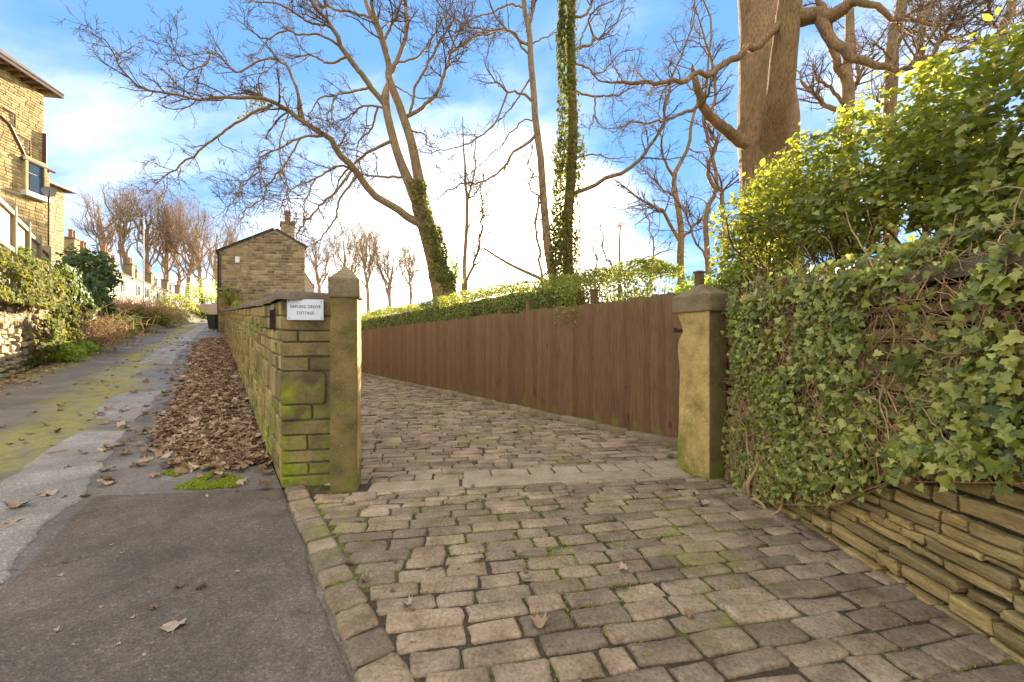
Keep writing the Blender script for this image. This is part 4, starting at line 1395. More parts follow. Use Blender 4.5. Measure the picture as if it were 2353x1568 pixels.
def build_tall_house():
    rng = np.random.default_rng(99)
    d = np.array([0.185, -0.983, 0]); d /= np.linalg.norm(d)        # along the face, towards the camera
    out = np.array([-d[1], d[0], 0])                                 # towards the lane
    o = PX(100, 784, 20.0); o[2] = 2.6
    W = 6.5
    zt = PX(0, 213, 20)[2] - 2.6; zl = PX(0, 392, 20)[2] - 2.6
    root = empty('tall_stone_house', o, 'tall honey stone house with dark eaves at the left edge above the bank', 'house')
    bx = o + d * W / 2 - out * 3
    MB().box(bx + UPV * zt / 2, (W / 2, 3, zt / 2), (d, out, UPV)).build('wall', M['tall_mortar'], root)
    low = o + d * W / 2 + out * 0.12
    lw = MB().box(low + UPV * zl / 2, (W / 2 - 0.01, 0.12, zl / 2), (d, out, UPV)).build('lower_wall', M['tall_mortar'], root)
    k0, k1 = 0.50, 1.18
    zw0, zw1 = PX(0, 448, 19.4)[2] - 2.6, PX(0, 380, 19.4)[2] - 2.6
    inw = lambda u, z: k0 - 0.16 < u < k1 + 0.16 and zw0 - 0.2 < z < zw1 + 0.12
    it = courses(o + out * 0.265, d, lambda u: zl, 3.4, 0.145, rng, out, 0.25, 0.55, inw, 2.2)
    it += courses(o + out * 0.025, d, lambda u: zt, 3.4, 0.125, rng, out, 0.25, 0.5, None, zl + 0.1)
    lay('wall_stone', 'wall_stones', it, M['tall_stone'], root, 0.06, 0.010, 0.006, cap=300, smooth=False, n=8, tilt=0.004)
    # window
    km = (k0 + k1) / 2; zm = (zw0 + zw1) / 2
    p = o + d * km + UPV * zm + out * 0.27
    w = MB().box(p, ((k1 - k0) / 2 + 0.04, 0.05, (zw1 - zw0) / 2 + 0.03), (d, out, UPV)).build('window', M['frame'], root)
    for zz, hh in ((zm + 0.42, 0.22), (zm - 0.24, 0.40)):
        MB().box(o + d * km + UPV * zz + out * 0.325, ((k1 - k0) / 2 - 0.06, 0.01, hh), (d, out, UPV)).build('pane', M['glass'], w)
    for sgn in (-1, 1):
        MB().box(o + d * (km + sgn * ((k1 - k0) / 2 + 0.12)) + UPV * zm + out * 0.31, (0.075, 0.08, (zw1 - zw0) / 2 + 0.02), (d, out, UPV), 0.01).build('window_jamb', M['tall_stone'], w)
    MB().box(o + d * km + UPV * (zw0 - 0.14) + out * 0.36, (0.62, 0.13, 0.11), (d, out, UPV), 0.015).build('sill', M['sill'], w)
    MB().box(o + d * km + UPV * (zw1 + 0.11) + out * 0.30, (0.55, 0.08, 0.09), (d, out, UPV), 0.015).build('lintel', M['tall_stone'], w)
    # eaves, gutters and pipes
    rf = MB().box(o + d * (W / 2 - 0.15) + UPV * (zt + 0.06) + out * 0.02, (W / 2 + 0.3, 0.5, 0.06), (d, out, UPV), 0.01).build('eaves', M['slate'], root)
    sl = (out * -0.8 + UPV * 0.6)
    nr = np.cross(d, sl); nr = nr if nr[2] > 0 else -nr
    MB().box(o + d * (W / 2 - 0.15) + UPV * (zt + 0.16) + out * 0.5 + sl * 2.2, (W / 2 + 0.3, 2.2, 0.05), (d, sl, nr)).build('roof_slope', M['slate'], root)
    for k in range(9):
        MB().box(o + d * (0.2 + k * 0.45) + UPV * (zt - 0.08) + out * 0.22, (0.06, 0.2, 0.07), (d, out, UPV)).build('gutter_bracket', M['cope_stone'], rf)
    MB().tube([o + UPV * (zt + 0.0) + out * 0.56 - d * 0.2, o + d * W + UPV * zt + out * 0.56], 0.065, 8).build('gutter', M['pipe'], root)
    MB().tube([o + UPV * zl + out * 0.33 - d * 0.15, o + d * 1.5 + UPV * (zl + 0.0) + out * 0.33], 0.075, 8).build('gutter', M['pipe'], root)
    MB().tube([o + d * 1.25 + UPV * (zl + 0.05) + out * 0.3, o + d * 1.9 + UPV * (zl + 1.25) + out * 0.22, o + d * 2.3 + UPV * (zl + 1.45) + out * 0.2, o + d * 3.2 + UPV * (zl + 1.5) + out * 0.2], 0.07, 8).build('downpipe', M['pipe'], root)
    MB().tube([o + d * 0.06 + UPV * (zl + 0.05) + out * 0.10, o + d * 0.06 + UPV * (zl + 1.75) + out * 0.10], 0.075, 8).build('soil_pipe', M['pipe'], root)
    for q in ((0.75, 0.25, 0.85), (1.45, 1.35, 0.6)):
        MB().tube([o + d * q[0] + UPV * (zl + q[1]) + out * .06, o + d * q[0] + UPV * (zl + q[1] + q[2]) + out * .06, o + d * (q[0] + 0.5) + UPV * (zl + q[1] + q[2] + .02) + out * .06], 0.03, 6).build('waste_pipe', M['pipe'], root)
    # aerial on the roof
    a = PX(44, 213, 20.5)
    zt2 = PX(0, 146, 20.5)[2]
    r = empty('roof_aerial', (a[0], a[1], zt + 2.6), 'thin television aerial on the tall house roof', 'aerial')
    MB().tube([(a[0], a[1], zt + 2.7), (a[0], a[1], zt2)], 0.02, 6).build('mast', M['grey_metal'], r)
    MB().tube([(a[0] - 0.28, a[1], zt2 - 0.1), (a[0] + 0.28, a[1] + 0.05, zt2 - 0.22)], 0.018, 6).build('boom', M['grey_metal'], r)
    for k in range(5):
        x = -0.22 + 0.11 * k
        MB().tube([(a[0] + x, a[1] - 0.2, zt2 - 0.15 - x * 0.2), (a[0] + x, a[1] + 0.2, zt2 - 0.15 - x * 0.2)], 0.01, 5).build('element', M['grey_metal'], r)
    # lower pale wing behind
    o2 = PX(147, 784, 26.0); o2[2] = 2.6
    z2 = PX(0, 440, 26)[2] - 2.6
    wing = empty('stone_annexe', o2, 'lower pale stone annexe just right of the tall house', 'house')
    MB().box(o2 + d * 3.2 - out * 2 + UPV * z2 / 2, (3.2, 2, z2 / 2), (d, out, UPV)).build('wall', M['tall_mortar'], wing)
    it = courses(o2 + out * 0.02, d, lambda u: z2, 3.6, 0.2, rng, out, 0.4, 0.8, None, 2.5)
    lay('wall_stone', 'wall_stones', it, M['pale_stone'], wing, 0.05, 0.010, 0.006, cap=120, smooth=False, n=8, tilt=0.003)
    MB().box(o2 + d * 3.0 + UPV * (z2 + 0.05) + out * 0.05, (3.4, 0.45, 0.05), (d, out, UPV)).build('eaves', M['slate'], wing)
    MB().tube([o2 - d * 0.35 + UPV * (z2 + 0.02) + out * 0.5, o2 + d * 4 + UPV * (z2 + 0.02) + out * 0.5], 0.06, 6).build('gutter', M['sill'], wing)
    # satellite dish
    p = PX(112, 442, 18.5)
    r = empty('satellite_dish', (p[0], p[1], 3.0), 'grey satellite dish on a thin pole by the annexe corner', 'satellite dish')
    dn = np.array([0.75, -0.6, 0.3]); dn /= np.linalg.norm(dn); e1 = np.cross(dn, UPV); e1 /= np.linalg.norm(e1); e2 = np.cross(e1, dn)
    V = [p]; F = []
    for ri in (1, 2, 3):
        for j in range(20):
            t = j * math.pi / 10; V.append(p + (e1 * math.cos(t) * 0.92 + e2 * math.sin(t)) * 0.085 * ri + dn * 0.007 * ri * ri)
    for j in range(20):
        F.append([0, 1 + j, 1 + (j + 1) % 20])
    Q = [[1 + a * 20 + j, 1 + (a + 1) * 20 + j, 1 + (a + 1) * 20 + (j + 1) % 20, 1 + a * 20 + (j + 1) % 20] for a in (0, 1) for j in range(20)]
    V = np.array(V); V2 = V - dn * 0.012
    mb = MB().add(V, [np.array(F), np.array(Q)]).add(V2, [np.array(F)[:, ::-1], np.array(Q)[:, ::-1]])
    mb.build('dish', M['dish'], r, True)
    MB().tube([p - dn * 0.05 - e2 * 0.4, p + dn * 0.45 - e2 * 0.2], 0.02, 6).build('arm', M['iron'], r)
    MB().tube([p - dn * 0.08, p - dn * 0.08 - UPV * 4], 0.03, 6).build('pole', M['iron'], r)


M['pale_stone'] = m_stone('pale_annexe_stone', [(0.46, 0.35, 0.18), (0.56, 0.44, 0.25), (0.62, 0.50, 0.31)], moss_amt=0.0, var=0.25, bscale=0.4, bump=0.3)
build_tall_house()


def build_left_fence():
    rng = np.random.default_rng(4)
    a = PX(-14, 784, 9.0)[:2]; b = PX(110, 784, 14.0)[:2]
    dr = (b - a); L = np.linalg.norm(dr); dr /= L
    d3 = np.array([*dr, 0]); out = np.array([dr[1], -dr[0], 0])
    root = empty('timber_fence', (*a, 2.6), 'stepped weathered timber fence on top of the left bank', 'fence')
    n = 4; w = L / n
    for k in range(n + 1):
        zt = 4.62 - 0.05 * k + 0.1
        p = np.array([*(a + dr * w * k), (zt + 2.4) / 2])
        MB().box(p, (0.07, 0.07, (zt - 2.4) / 2), (d3, out, UPV), 0.008).build('fence_post', M['old_board'], root)
    for k in range(n):
        zt = 4.50 - 0.07 * k
        c = np.array([*(a + dr * w * (k + .5)), 0])
        for z in (zt - 0.04, zt - 0.95, zt - 1.55):
            MB().box(c + UPV * z + out * 0.02, (w / 2 - 0.07, 0.03, 0.055), (d3, out, UPV), 0.005).build('rail', M['old_board'], root)
        u = 0.08
        while u < w - 0.1:
            MB().box(np.array([*(a + dr * (w * k + u + 0.05)), zt - 0.95]) - out * 0.025, (0.047, 0.009, 0.9), (d3, out, UPV)).build('board', M['old_board'], root)
            u += 0.104


build_left_fence()


def build_poles():
    for (vx, y0, y1, d, lab, nm, r0, cat) in ((330, 690, 497, 38, 'tall pale utility pole among the bare trees up the lane', 'utility_pole', 0.05, 'pole'),
                                              (427, 712, 636, 50, 'slim grey lamp post near the head of the lane', 'lamp_post', 0.06, 'lamp post')):
        p = PX(vx, y0, d); q = PX(vx, y1, d)
        r = empty(nm, (p[0], p[1], p[2] - 1), lab, cat)
        MB().tube([(p[0], p[1], p[2] - 1), (q[0], q[1], q[2])], [r0, r0 * 0.7], 8).build('shaft', M['grey_metal'], r)
        if nm == 'lamp_post':
            MB().box((q[0] + 0.25, q[1] - 0.2, q[2]), (0.35, 0.12, 0.06), bev=0.02).build('lantern', M['grey_metal'], r)
        else:
            MB().box((q[0], q[1], q[2] - 0.2), (0.55, 0.05, 0.05)).build('crossarm', M['grey_metal'], r)
    a = PX(330, 500, 38)
    for k, (vx, vy, d, lab) in enumerate(((502, 580, 25.2, 'overhead cable sagging from the utility pole to the cottage eaves'), (150, 455, 26, 'overhead cable from the utility pole to the left hand annexe'))):
        b = PX(vx, vy, d)
        t = np.linspace(0, 1, 14)[:, None]
        P = a * (1 - t) + b * t - UPV * (0.5 * 4 * t * (1 - t))
        tag(MB().tube(P, 0.012, 4).build('overhead_cable', M['black']), lab, 'cable')


build_poles()

# ================================================================== TREES
def traced(lst, conv, D, off=0.0, onto=()):
    """[(points px, radii px, depth change at the tip)] -> 3-D lines; conv: zoom px -> photo px.
    Each line starts on the nearest line traced before it."""
    known = []                                   # rows of vx, vy, depth

    def note(P):
        Q = smooth_line(P, 60)
        known.append(np.c_[Q[:, 0] / Q[:, 1] * FPX + 1176.5, 784 - (Q[:, 2] - EYE) / Q[:, 1] * FPX, Q[:, 1]])
    for P, _ in onto: note(P)
    res = []
    for pts, rs, dz in lst:
        n = len(pts)
        V = [conv(x, y) for x, y in pts]
        d0 = D + off
        if known:
            K = np.concatenate(known)
            i = np.argmin(np.hypot(K[:, 0] - V[0][0], K[:, 1] - V[0][1]))
            if np.hypot(K[i, 0] - V[0][0], K[i, 1] - V[0][1]) < 45:
                d0 = K[i, 2]; V[0] = (K[i, 0], K[i, 1])
        P = np.array([PX(vx, vy, d0 + dz * (i / (n - 1)) ** 1.2) for i, (vx, vy) in enumerate(V)])
        rs = list(rs)
        if onto and d0 == D + off and P[0][2] > 0.05 and V[0][1] > 500:      # a stem of its own
            P = np.concatenate([[[P[0][0], P[0][1], -0.2]], P]); rs = [rs[0]] + rs
        if len(rs) > 3 and V[-1][1] > 5: rs[-1] = min(rs[-1], 1.6)
        note(P)
        res.append((P, [r * 0.4493 * D / FPX for r in rs]))
    return res


cA = lambda x, y: (183.8 + 0.4493 * x, 0.4493 * y)
cB = lambda x, y: (980.4 + 0.4493 * x, 0.4493 * y)
cC = lambda x, y: (1654.4 + 0.4495 * x, 0.4495 * y)


def build_main_tree():
    D = 14.0
    tr = [([(1885, 1640), (1862, 1510), (1832, 1400), (1800, 1250), (1762, 1130), (1735, 1040), (1740, 960), (1712, 820), (1682, 680), (1642, 560), (1602, 460), (1580, 390), (1580, 330), (1530, 170), (1480, 60), (1420, -120)],
           [75, 62, 48, 47, 46, 40, 29, 24, 22, 21, 20, 18, 16, 13, 11, 7], 0.6),
          ([(1745, 1070), (1690, 950), (1625, 790), (1575, 600), (1562, 490), (1580, 400)], [34, 27, 21, 20, 21, 16], -0.1)]
    mains = [
        ([(1765, 1165), (1700, 1130), (1600, 1070), (1480, 980), (1390, 860), (1310, 760), (1250, 700), (1150, 640), (1060, 570), (970, 530), (880, 490), (760, 495), (620, 515), (480, 490), (330, 450), (250, 400), (190, 330), (150, 260), (130, 195)],
         [26, 22, 19, 18, 17, 15, 13, 12, 10, 9, 8, 7, 6, 5, 4.5, 4, 3, 2.4, 1.5], -3.2),
        ([(970, 530), (880, 590), (760, 660), (650, 740), (540, 820), (460, 890), (370, 945)], [7, 6, 5.5, 5, 4, 3.2, 2], -1.0),
        ([(1250, 700), (1140, 700), (1040, 750), (930, 800), (910, 880), (830, 930), (800, 1010), (745, 1065)], [7, 5, 4.5, 4, 3.5, 3, 2.5, 1.6], -2.0),
        ([(1155, 610), (1120, 500), (1080, 380), (1010, 305), (900, 320), (800, 372), (720, 290), (680, 275), (640, 330), (560, 350), (500, 290), (455, 235)], [9, 7, 6, 5, 4.5, 4, 4, 3.5, 3.2, 3, 2.2, 1.5], -2.2),
        ([(1130, 700), (1040, 850), (960, 950), (930, 1020), (850, 1070), (825, 1130)], [4.5, 4, 3.5, 3, 2.5, 1.5], -1.4),
        ([(1030, 640), (1020, 760), (1050, 900), (1060, 1000), (1040, 1100)], [3.5, 3, 3, 2.5, 1.5], -1.0),
        ([(1390, 865), (1320, 850), (1210, 910), (1110, 950), (1050, 1005)], [6, 5, 4, 3.5, 2], -1.6),
        ([(1210, 910), (1170, 990), (1150, 1040), (1140, 1150)], [4, 3.5, 3, 1.8], -1.2),
        ([(1395, 885), (1310, 980), (1220, 1060), (1130, 1165), (1100, 1230)], [7, 5.5, 4.5, 3.5, 2], -1.2),
        ([(1410, 930), (1330, 1020), (1310, 1110), (1240, 1210), (1190, 1260)], [6, 5, 4.5, 3.5, 2], -0.6),
        ([(1575, 720), (1480, 780), (1400, 840), (1340, 900), (1290, 1010)], [9, 7, 6, 5, 3], 1.4),
        ([(1645, 925), (1540, 905), (1440, 890), (1350, 830)], [7, 5.5, 4, 2.5], -0.8),
        ([(1530, 545), (1480, 440), (1410, 340), (1340, 240), (1290, 140), (1220, 60), (1150, -30), (1050, -120)], [16, 14, 13, 12, 9, 7, 6, 4], -1.8),
        ([(1480, 450), (1400, 470), (1310, 490), (1290, 560), (1285, 650)], [7, 6, 5, 4, 2.5], -1.2),
        ([(1310, 490), (1230, 500), (1190, 560), (1160, 600)], [5, 4, 3, 2], -0.5),
        ([(1530, 560), (1450, 545), (1370, 600), (1290, 640)], [6, 5, 4, 2.5], 0.8),
        ([(1520, 570), (1490, 660), (1430, 720), (1410, 830)], [6, 5, 4, 2.5], 0.9),
        ([(1340, 245), (1230, 180), (1130, 180), (1050, 160), (950, 200), (880, 160), (780, 80)], [7, 5, 4.5, 4, 3.5, 3, 1.5], -1.4),
        ([(1290, 140), (1180, 120), (1090, 60), (1010, 20), (900, 10), (840, 20)], [6, 5, 4.5, 4, 3, 2], -1.8),
        ([(1360, 300), (1270, 325), (1180, 280), (1080, 300), (1000, 270)], [7, 5.5, 4.5, 3.5, 2], 1.2),
        ([(1450, 130), (1330, 50), (1240, 30), (1150, -20)], [7, 6, 5, 3], 1.4),
        ([(1590, 390), (1640, 260), (1672, 130), (1650, -20), (1600, -160)], [13, 11, 10, 10, 6], 1.2),
        ([(1570, 330), (1550, 200), (1500, 60), (1480, -60)], [12, 10, 9, 7], -0.9),
        ([(1560, 210), (1600, 120), (1640, 20), (1660, -60)], [8, 6, 5, 4], -0.5),
        ([(1690, 605), (1780, 525), (1850, 430), (1890, 300), (1955, 220), (2035, 180), (2140, 152), (2260, 160)], [11, 10, 9, 8, 6, 5, 4, 2.5], 1.4),
        ([(1680, 580), (1720, 440), (1790, 310), (1840, 205), (1905, 120), (1915, 20)], [7, 6.5, 6, 5, 4, 3], -1.0),
        ([(1890, 300), (1920, 190), (1990, 90), (2030, -20)], [6, 5, 4, 3], 0.6),
        ([(1640, 330), (1740, 280), (1800, 190), (1880, 60), (1920, -30)], [6, 5, 4.5, 4, 3], 1.2),
        ([(1700, 650), (1760, 690), (1775, 740), (1830, 760)], [4.5, 3.5, 3, 1.5], -0.4),
        ([(1640, 420), (1720, 500), (1810, 500), (1900, 490)], [4, 3, 2.5, 1.5], -0.8),
    ]
    r = tree_from('bare_tree', PX(*cA(1885, 1640), D), 'large bare spreading tree with leaning ivy-based trunk and long left bough',
                  traced(tr, cA, D), traced(mains, cA, D, 0, traced(tr, cA, D)),
                  [dict(n=420, ang=(0.5, 1.25), ln=(0.4, 1.5), k=7, wob=0.2, up=0.03, rr=0.55, rmin=0.010, tmin=0.22),
                   dict(n=2600, ang=(0.4, 1.2), ln=(0.2, 0.75), k=5, wob=0.30, up=0.02, rr=0.62, rmin=0.0065, tmin=0.15),
                   dict(n=7500, ang=(0.4, 1.1), ln=(0.08, 0.30), k=3, wob=0.25, up=0.03, rr=0.7, rmin=0.0055, tmin=0.2, tip=0.8)],
                  seed=4, k=40, gnarl=0.10)
    return r


main_tree = build_main_tree()


def ivy_on(parent, line, r0, n, size, mat, seed, side=None, name='ivy_leaves', fat=1.35):
    """ivy clothing a trunk"""
    rng = np.random.default_rng(seed)
    L = smooth_line(line, 60)
    i = rng.integers(0, 59, n); f = rng.random(n)[:, None]
    p = L[i] * (1 - f) + L[i + 1] * f
    th = rng.uniform(0, 2 * math.pi, n)
    if side is not None: th = rng.normal(side, 0.9, n)
    nrm = np.stack([np.cos(th), np.sin(th), 0 * th], -1)
    rr = np.interp(i, [0, 59], r0) * rng.uniform(0.95, fat, n) * (0.75 + 0.6 * vnoise(p, 2.2, seed))
    P = p + nrm * rr[:, None]
    leaves(name, P, nrm + (0, 0, 0.3), size, M[mat], parent, 'ivy', 0.5, 1.2, seed)


D0 = 14.0
ivy_on(main_tree, [PX(*cA(*p), D0) for p in ((1875, 1560), (1855, 1450), (1832, 1380), (1810, 1270), (1790, 1160))], (0.40, 0.33), 1700, (0.05, 0.10), 'bank_ivy', 3, side=-0.6, fat=1.15)
ivy_on(main_tree, [PX(*cA(*p), D0) for p in ((1800, 1250), (1745, 1050), (1725, 930))], (0.30, 0.22), 600, (0.05, 0.10), 'bank_ivy', 5, side=-1.2, fat=1.15)
ivy_on(main_tree, [PX(*cA(*p), D0) for p in ((1000, 540), (930, 520), (870, 560), (820, 620))], (0.10, 0.07), 160, (0.04, 0.08), 'bank_ivy', 6, fat=1.6)


def build_mid_trees():
    D = 15.0
    t2 = tree_from('bare_tree', PX(*cB(645, 1480), D), 'slim straight leafless trunk in front of the sun beside the ivy-clad trunk',
                   T2 := traced([([(648, 1520), (640, 1400), (615, 1230), (600, 1050), (572, 750), (552, 500), (530, 280), (510, 120), (495, -10), (480, -160)], [26, 24, 22, 20, 17.5, 16, 15, 13, 11, 8], 0.3)], cB, D),
                   traced([([(525, 150), (545, 40), (545, -60)], [10, 9, 7], 0.3),
                           ([(515, 245), (460, 185), (410, 150), (310, 155), (200, 130), (100, 60), (40, -20)], [8, 7, 6, 5, 4, 3, 2], -1.5),
                           ([(410, 150), (350, 80), (320, 0), (300, -60)], [5, 4, 3.5, 3], -1.2),
                           ([(530, 300), (470, 210), (400, 160), (280, 190), (160, 240), (30, 300)], [6, 5, 5, 4, 3, 2], 1.2),
                           ([(535, 530), (480, 478), (410, 465), (345, 405), (300, 340), (320, 250), (300, 150)], [8, 6, 5, 4, 3, 2.4, 1.5], -1.0),
                           ([(412, 468), (350, 620), (280, 690), (190, 750), (80, 770), (-30, 785)], [5, 4, 3.5, 3, 2.5, 2], -1.5),
                           ([(525, 390), (470, 500), (400, 590), (300, 680)], [5, 4, 3, 2], 1.2),
                           ([(540, 680), (450, 785), (350, 880), (250, 942), (160, 945), (20, 1035)], [8, 7, 5.5, 4.5, 3.5, 2], -1.2),
                           ([(540, 615), (470, 640), (380, 740), (240, 870), (120, 930)], [4, 3.5, 3, 2.5, 1.5], 1.0),
                           ([(570, 905), (520, 910), (430, 970), (390, 1050)], [4, 3.5, 2.5, 1.5], -0.8),
                           ([(550, 235), (600, 195), (660, 170), (700, 155)], [5, 4, 3, 2], 0.6),
                           ([(500, 30), (420, 25), (300, 75), (180, 120)], [6, 5, 4, 2.5], 0.8)], cB, D, 0, T2),
                   [dict(n=110, ang=(0.5, 1.2), ln=(0.4, 1.5), k=6, wob=0.2, up=0.03, rr=0.5, rmin=0.008, tmin=0.25),
                    dict(n=420, ang=(0.4, 1.1), ln=(0.2, 0.7), k=5, wob=0.25, rr=0.6, rmin=0.006),
                    dict(n=1300, ang=(0.4, 1.1), ln=(0.08, 0.3), k=3, wob=0.2, rr=0.7, rmin=0.005)], mat='bark', seed=8, k=26, gnarl=0.12)
    D = 11.0
    lineB = [(722, 1640), (724, 1480), (722, 1300), (720, 1150), (738, 900), (748, 700), (742, 450), (738, 250), (736, 120), (738, -20), (740, -160)]
    t3 = tree_from('ivy_clad_tree', PX(*cB(722, 1640), D), 'upright trunk thickly clothed in ivy behind the fence',
                   T3 := traced([(lineB, [33, 29, 27, 27, 26, 25, 24, 23, 21, 19, 15], 0.1)], cB, D),
                   traced([([(755, 1000), (850, 945), (960, 900), (1060, 830), (1130, 750), (1200, 620), (1250, 500), (1265, 380), (1330, 220), (1372, 10), (1390, -90)], [12, 11, 10, 9, 8, 7, 6, 5, 4, 3, 2], -1.4),
                           ([(768, 250), (860, 212), (950, 140), (1030, -5)], [8, 7, 5, 3], 1.0),
                           ([(860, 212), (830, 100), (880, 40), (960, 0)], [6, 5, 4, 2.5], -0.8),
                           ([(775, 330), (830, 362), (900, 370), (1000, 270), (1130, 250)], [6, 5, 4, 3, 2], 1.4),
                           ([(770, 450), (860, 492), (960, 490), (1040, 455), (1085, 425)], [6.5, 6, 4.5, 3.5, 2], -0.9),
                           ([(860, 492), (858, 590), (830, 665)], [5, 3.5, 2], -0.6),
                           ([(860, 590), (900, 650), (1000, 660)], [3, 2.5, 1.5], -0.3),
                           ([(760, 820), (860, 790), (960, 810), (1070, 800)], [5, 4, 3, 1.5], 0.8),
                           ([(760, 110), (820, 65), (850, -10), (870, -80)], [8, 7, 6, 5], 0.8),
                           ([(770, 230), (820, 130), (880, 60)], [5, 4, 3], 0.4)], cB, D, 0, T3),
                   [dict(n=90, ang=(0.5, 1.2), ln=(0.3, 1.2), k=6, wob=0.22, rr=0.5, rmin=0.006, tmin=0.3),
                    dict(n=420, ang=(0.4, 1.1), ln=(0.15, 0.55), k=5, wob=0.25, rr=0.6, rmin=0.0045),
                    dict(n=1200, ang=(0.4, 1.1), ln=(0.06, 0.22), k=3, wob=0.2, rr=0.7, rmin=0.004)], mat='bark', seed=9, k=26, gnarl=0.12)
    L = [PX(*cB(x - 14, y), D) for x, y in lineB[1:-1]]
    ivy_on(t3, L, (0.27, 0.16), 5200, (0.04, 0.09), 'bank_ivy', 11, side=-2.3, fat=1.6)
    ivy_on(t3, L[:5], (0.28, 0.26), 2200, (0.04, 0.09), 'bank_ivy', 12, fat=1.5)
    # big beech
    D = 8.0
    tr = [([(262, 1680), (255, 1500), (252, 1200), (250, 950), (245, 780), (240, 650), (232, 520), (215, 330), (205, 150), (195, 0), (185, -160), (175, -320)],
           [190, 160, 142, 138, 140, 147, 140, 116, 105, 100, 92, 82], 1.0)]
    fork = [(np.array([PX(*cC(x, y), d) for x, y, d in ((255, 900, 8.05), (275, 720, 7.85), (300, 520, 7.5), (325, 300, 7.28), (345, 120, 7.18), (360, -20, 7.12), (385, -220, 7.05))]),
             [r * 0.4493 * D / FPX for r in (60, 66, 60, 56, 51, 48, 44)])]
    mains = [([(400, 95), (480, 80), (540, 92), (620, 52), (690, 12), (760, 30), (890, 90), (1000, 110), (1110, 125), (1250, 100)], [38, 34, 30, 26, 20, 13, 10, 8, 6, 4], -1.2),
             ([(500, 95), (540, 170), (600, 240), (680, 290), (780, 335), (870, 360), (970, 345), (1050, 300), (1200, 260), (1400, 190), (1600, 110)], [26, 23, 20, 18, 15, 13, 11, 9, 8, 6, 4], -1.6),
             ([(345, 70), (220, 210), (100, 290), (0, 338), (-120, 395), (-250, 430), (-380, 430), (-500, 415), (-680, 385)], [17, 16, 15, 13, 11, 9, 8, 6, 4], -1.0),
             ([(140, 735), (60, 690), (10, 640), (-60, 590), (-100, 510), (-130, 400), (-145, 330)], [34, 28, 25, 22, 20, 14, 9], -0.6),
             ([(-100, 540), (-200, 590), (-330, 620), (-450, 630), (-560, 680)], [9, 7, 5, 4, 2], -0.8),
             ([(690, 14), (730, -60), (790, -150)], [16, 14, 10], 0.4),
             ([(560, 70), (500, 0), (450, -90)], [14, 12, 9], 0.6),
             ([(1110, 125), (1200, 200), (1330, 230)], [4, 3, 2], 0.5)]
    tree_from('beech_tree', PX(*cC(262, 1680), D), 'massive smooth beech trunk rising behind the hedge on the right', traced(tr, cC, D) + fork, traced(mains, cC, D, -0.15, fork + traced(tr, cC, D)),
              [dict(n=70, ang=(0.5, 1.2), ln=(0.25, 1.1), k=6, wob=0.22, rr=0.4, rmin=0.006, tmin=0.55),
               dict(n=420, ang=(0.4, 1.1), ln=(0.12, 0.5), k=5, wob=0.25, rr=0.6, rmin=0.0035),
               dict(n=1300, ang=(0.4, 1.1), ln=(0.05, 0.2), k=3, wob=0.2, rr=0.7, rmin=0.003)], mat='beech', twig='bark', seed=10, k=30, gnarl=0.12)
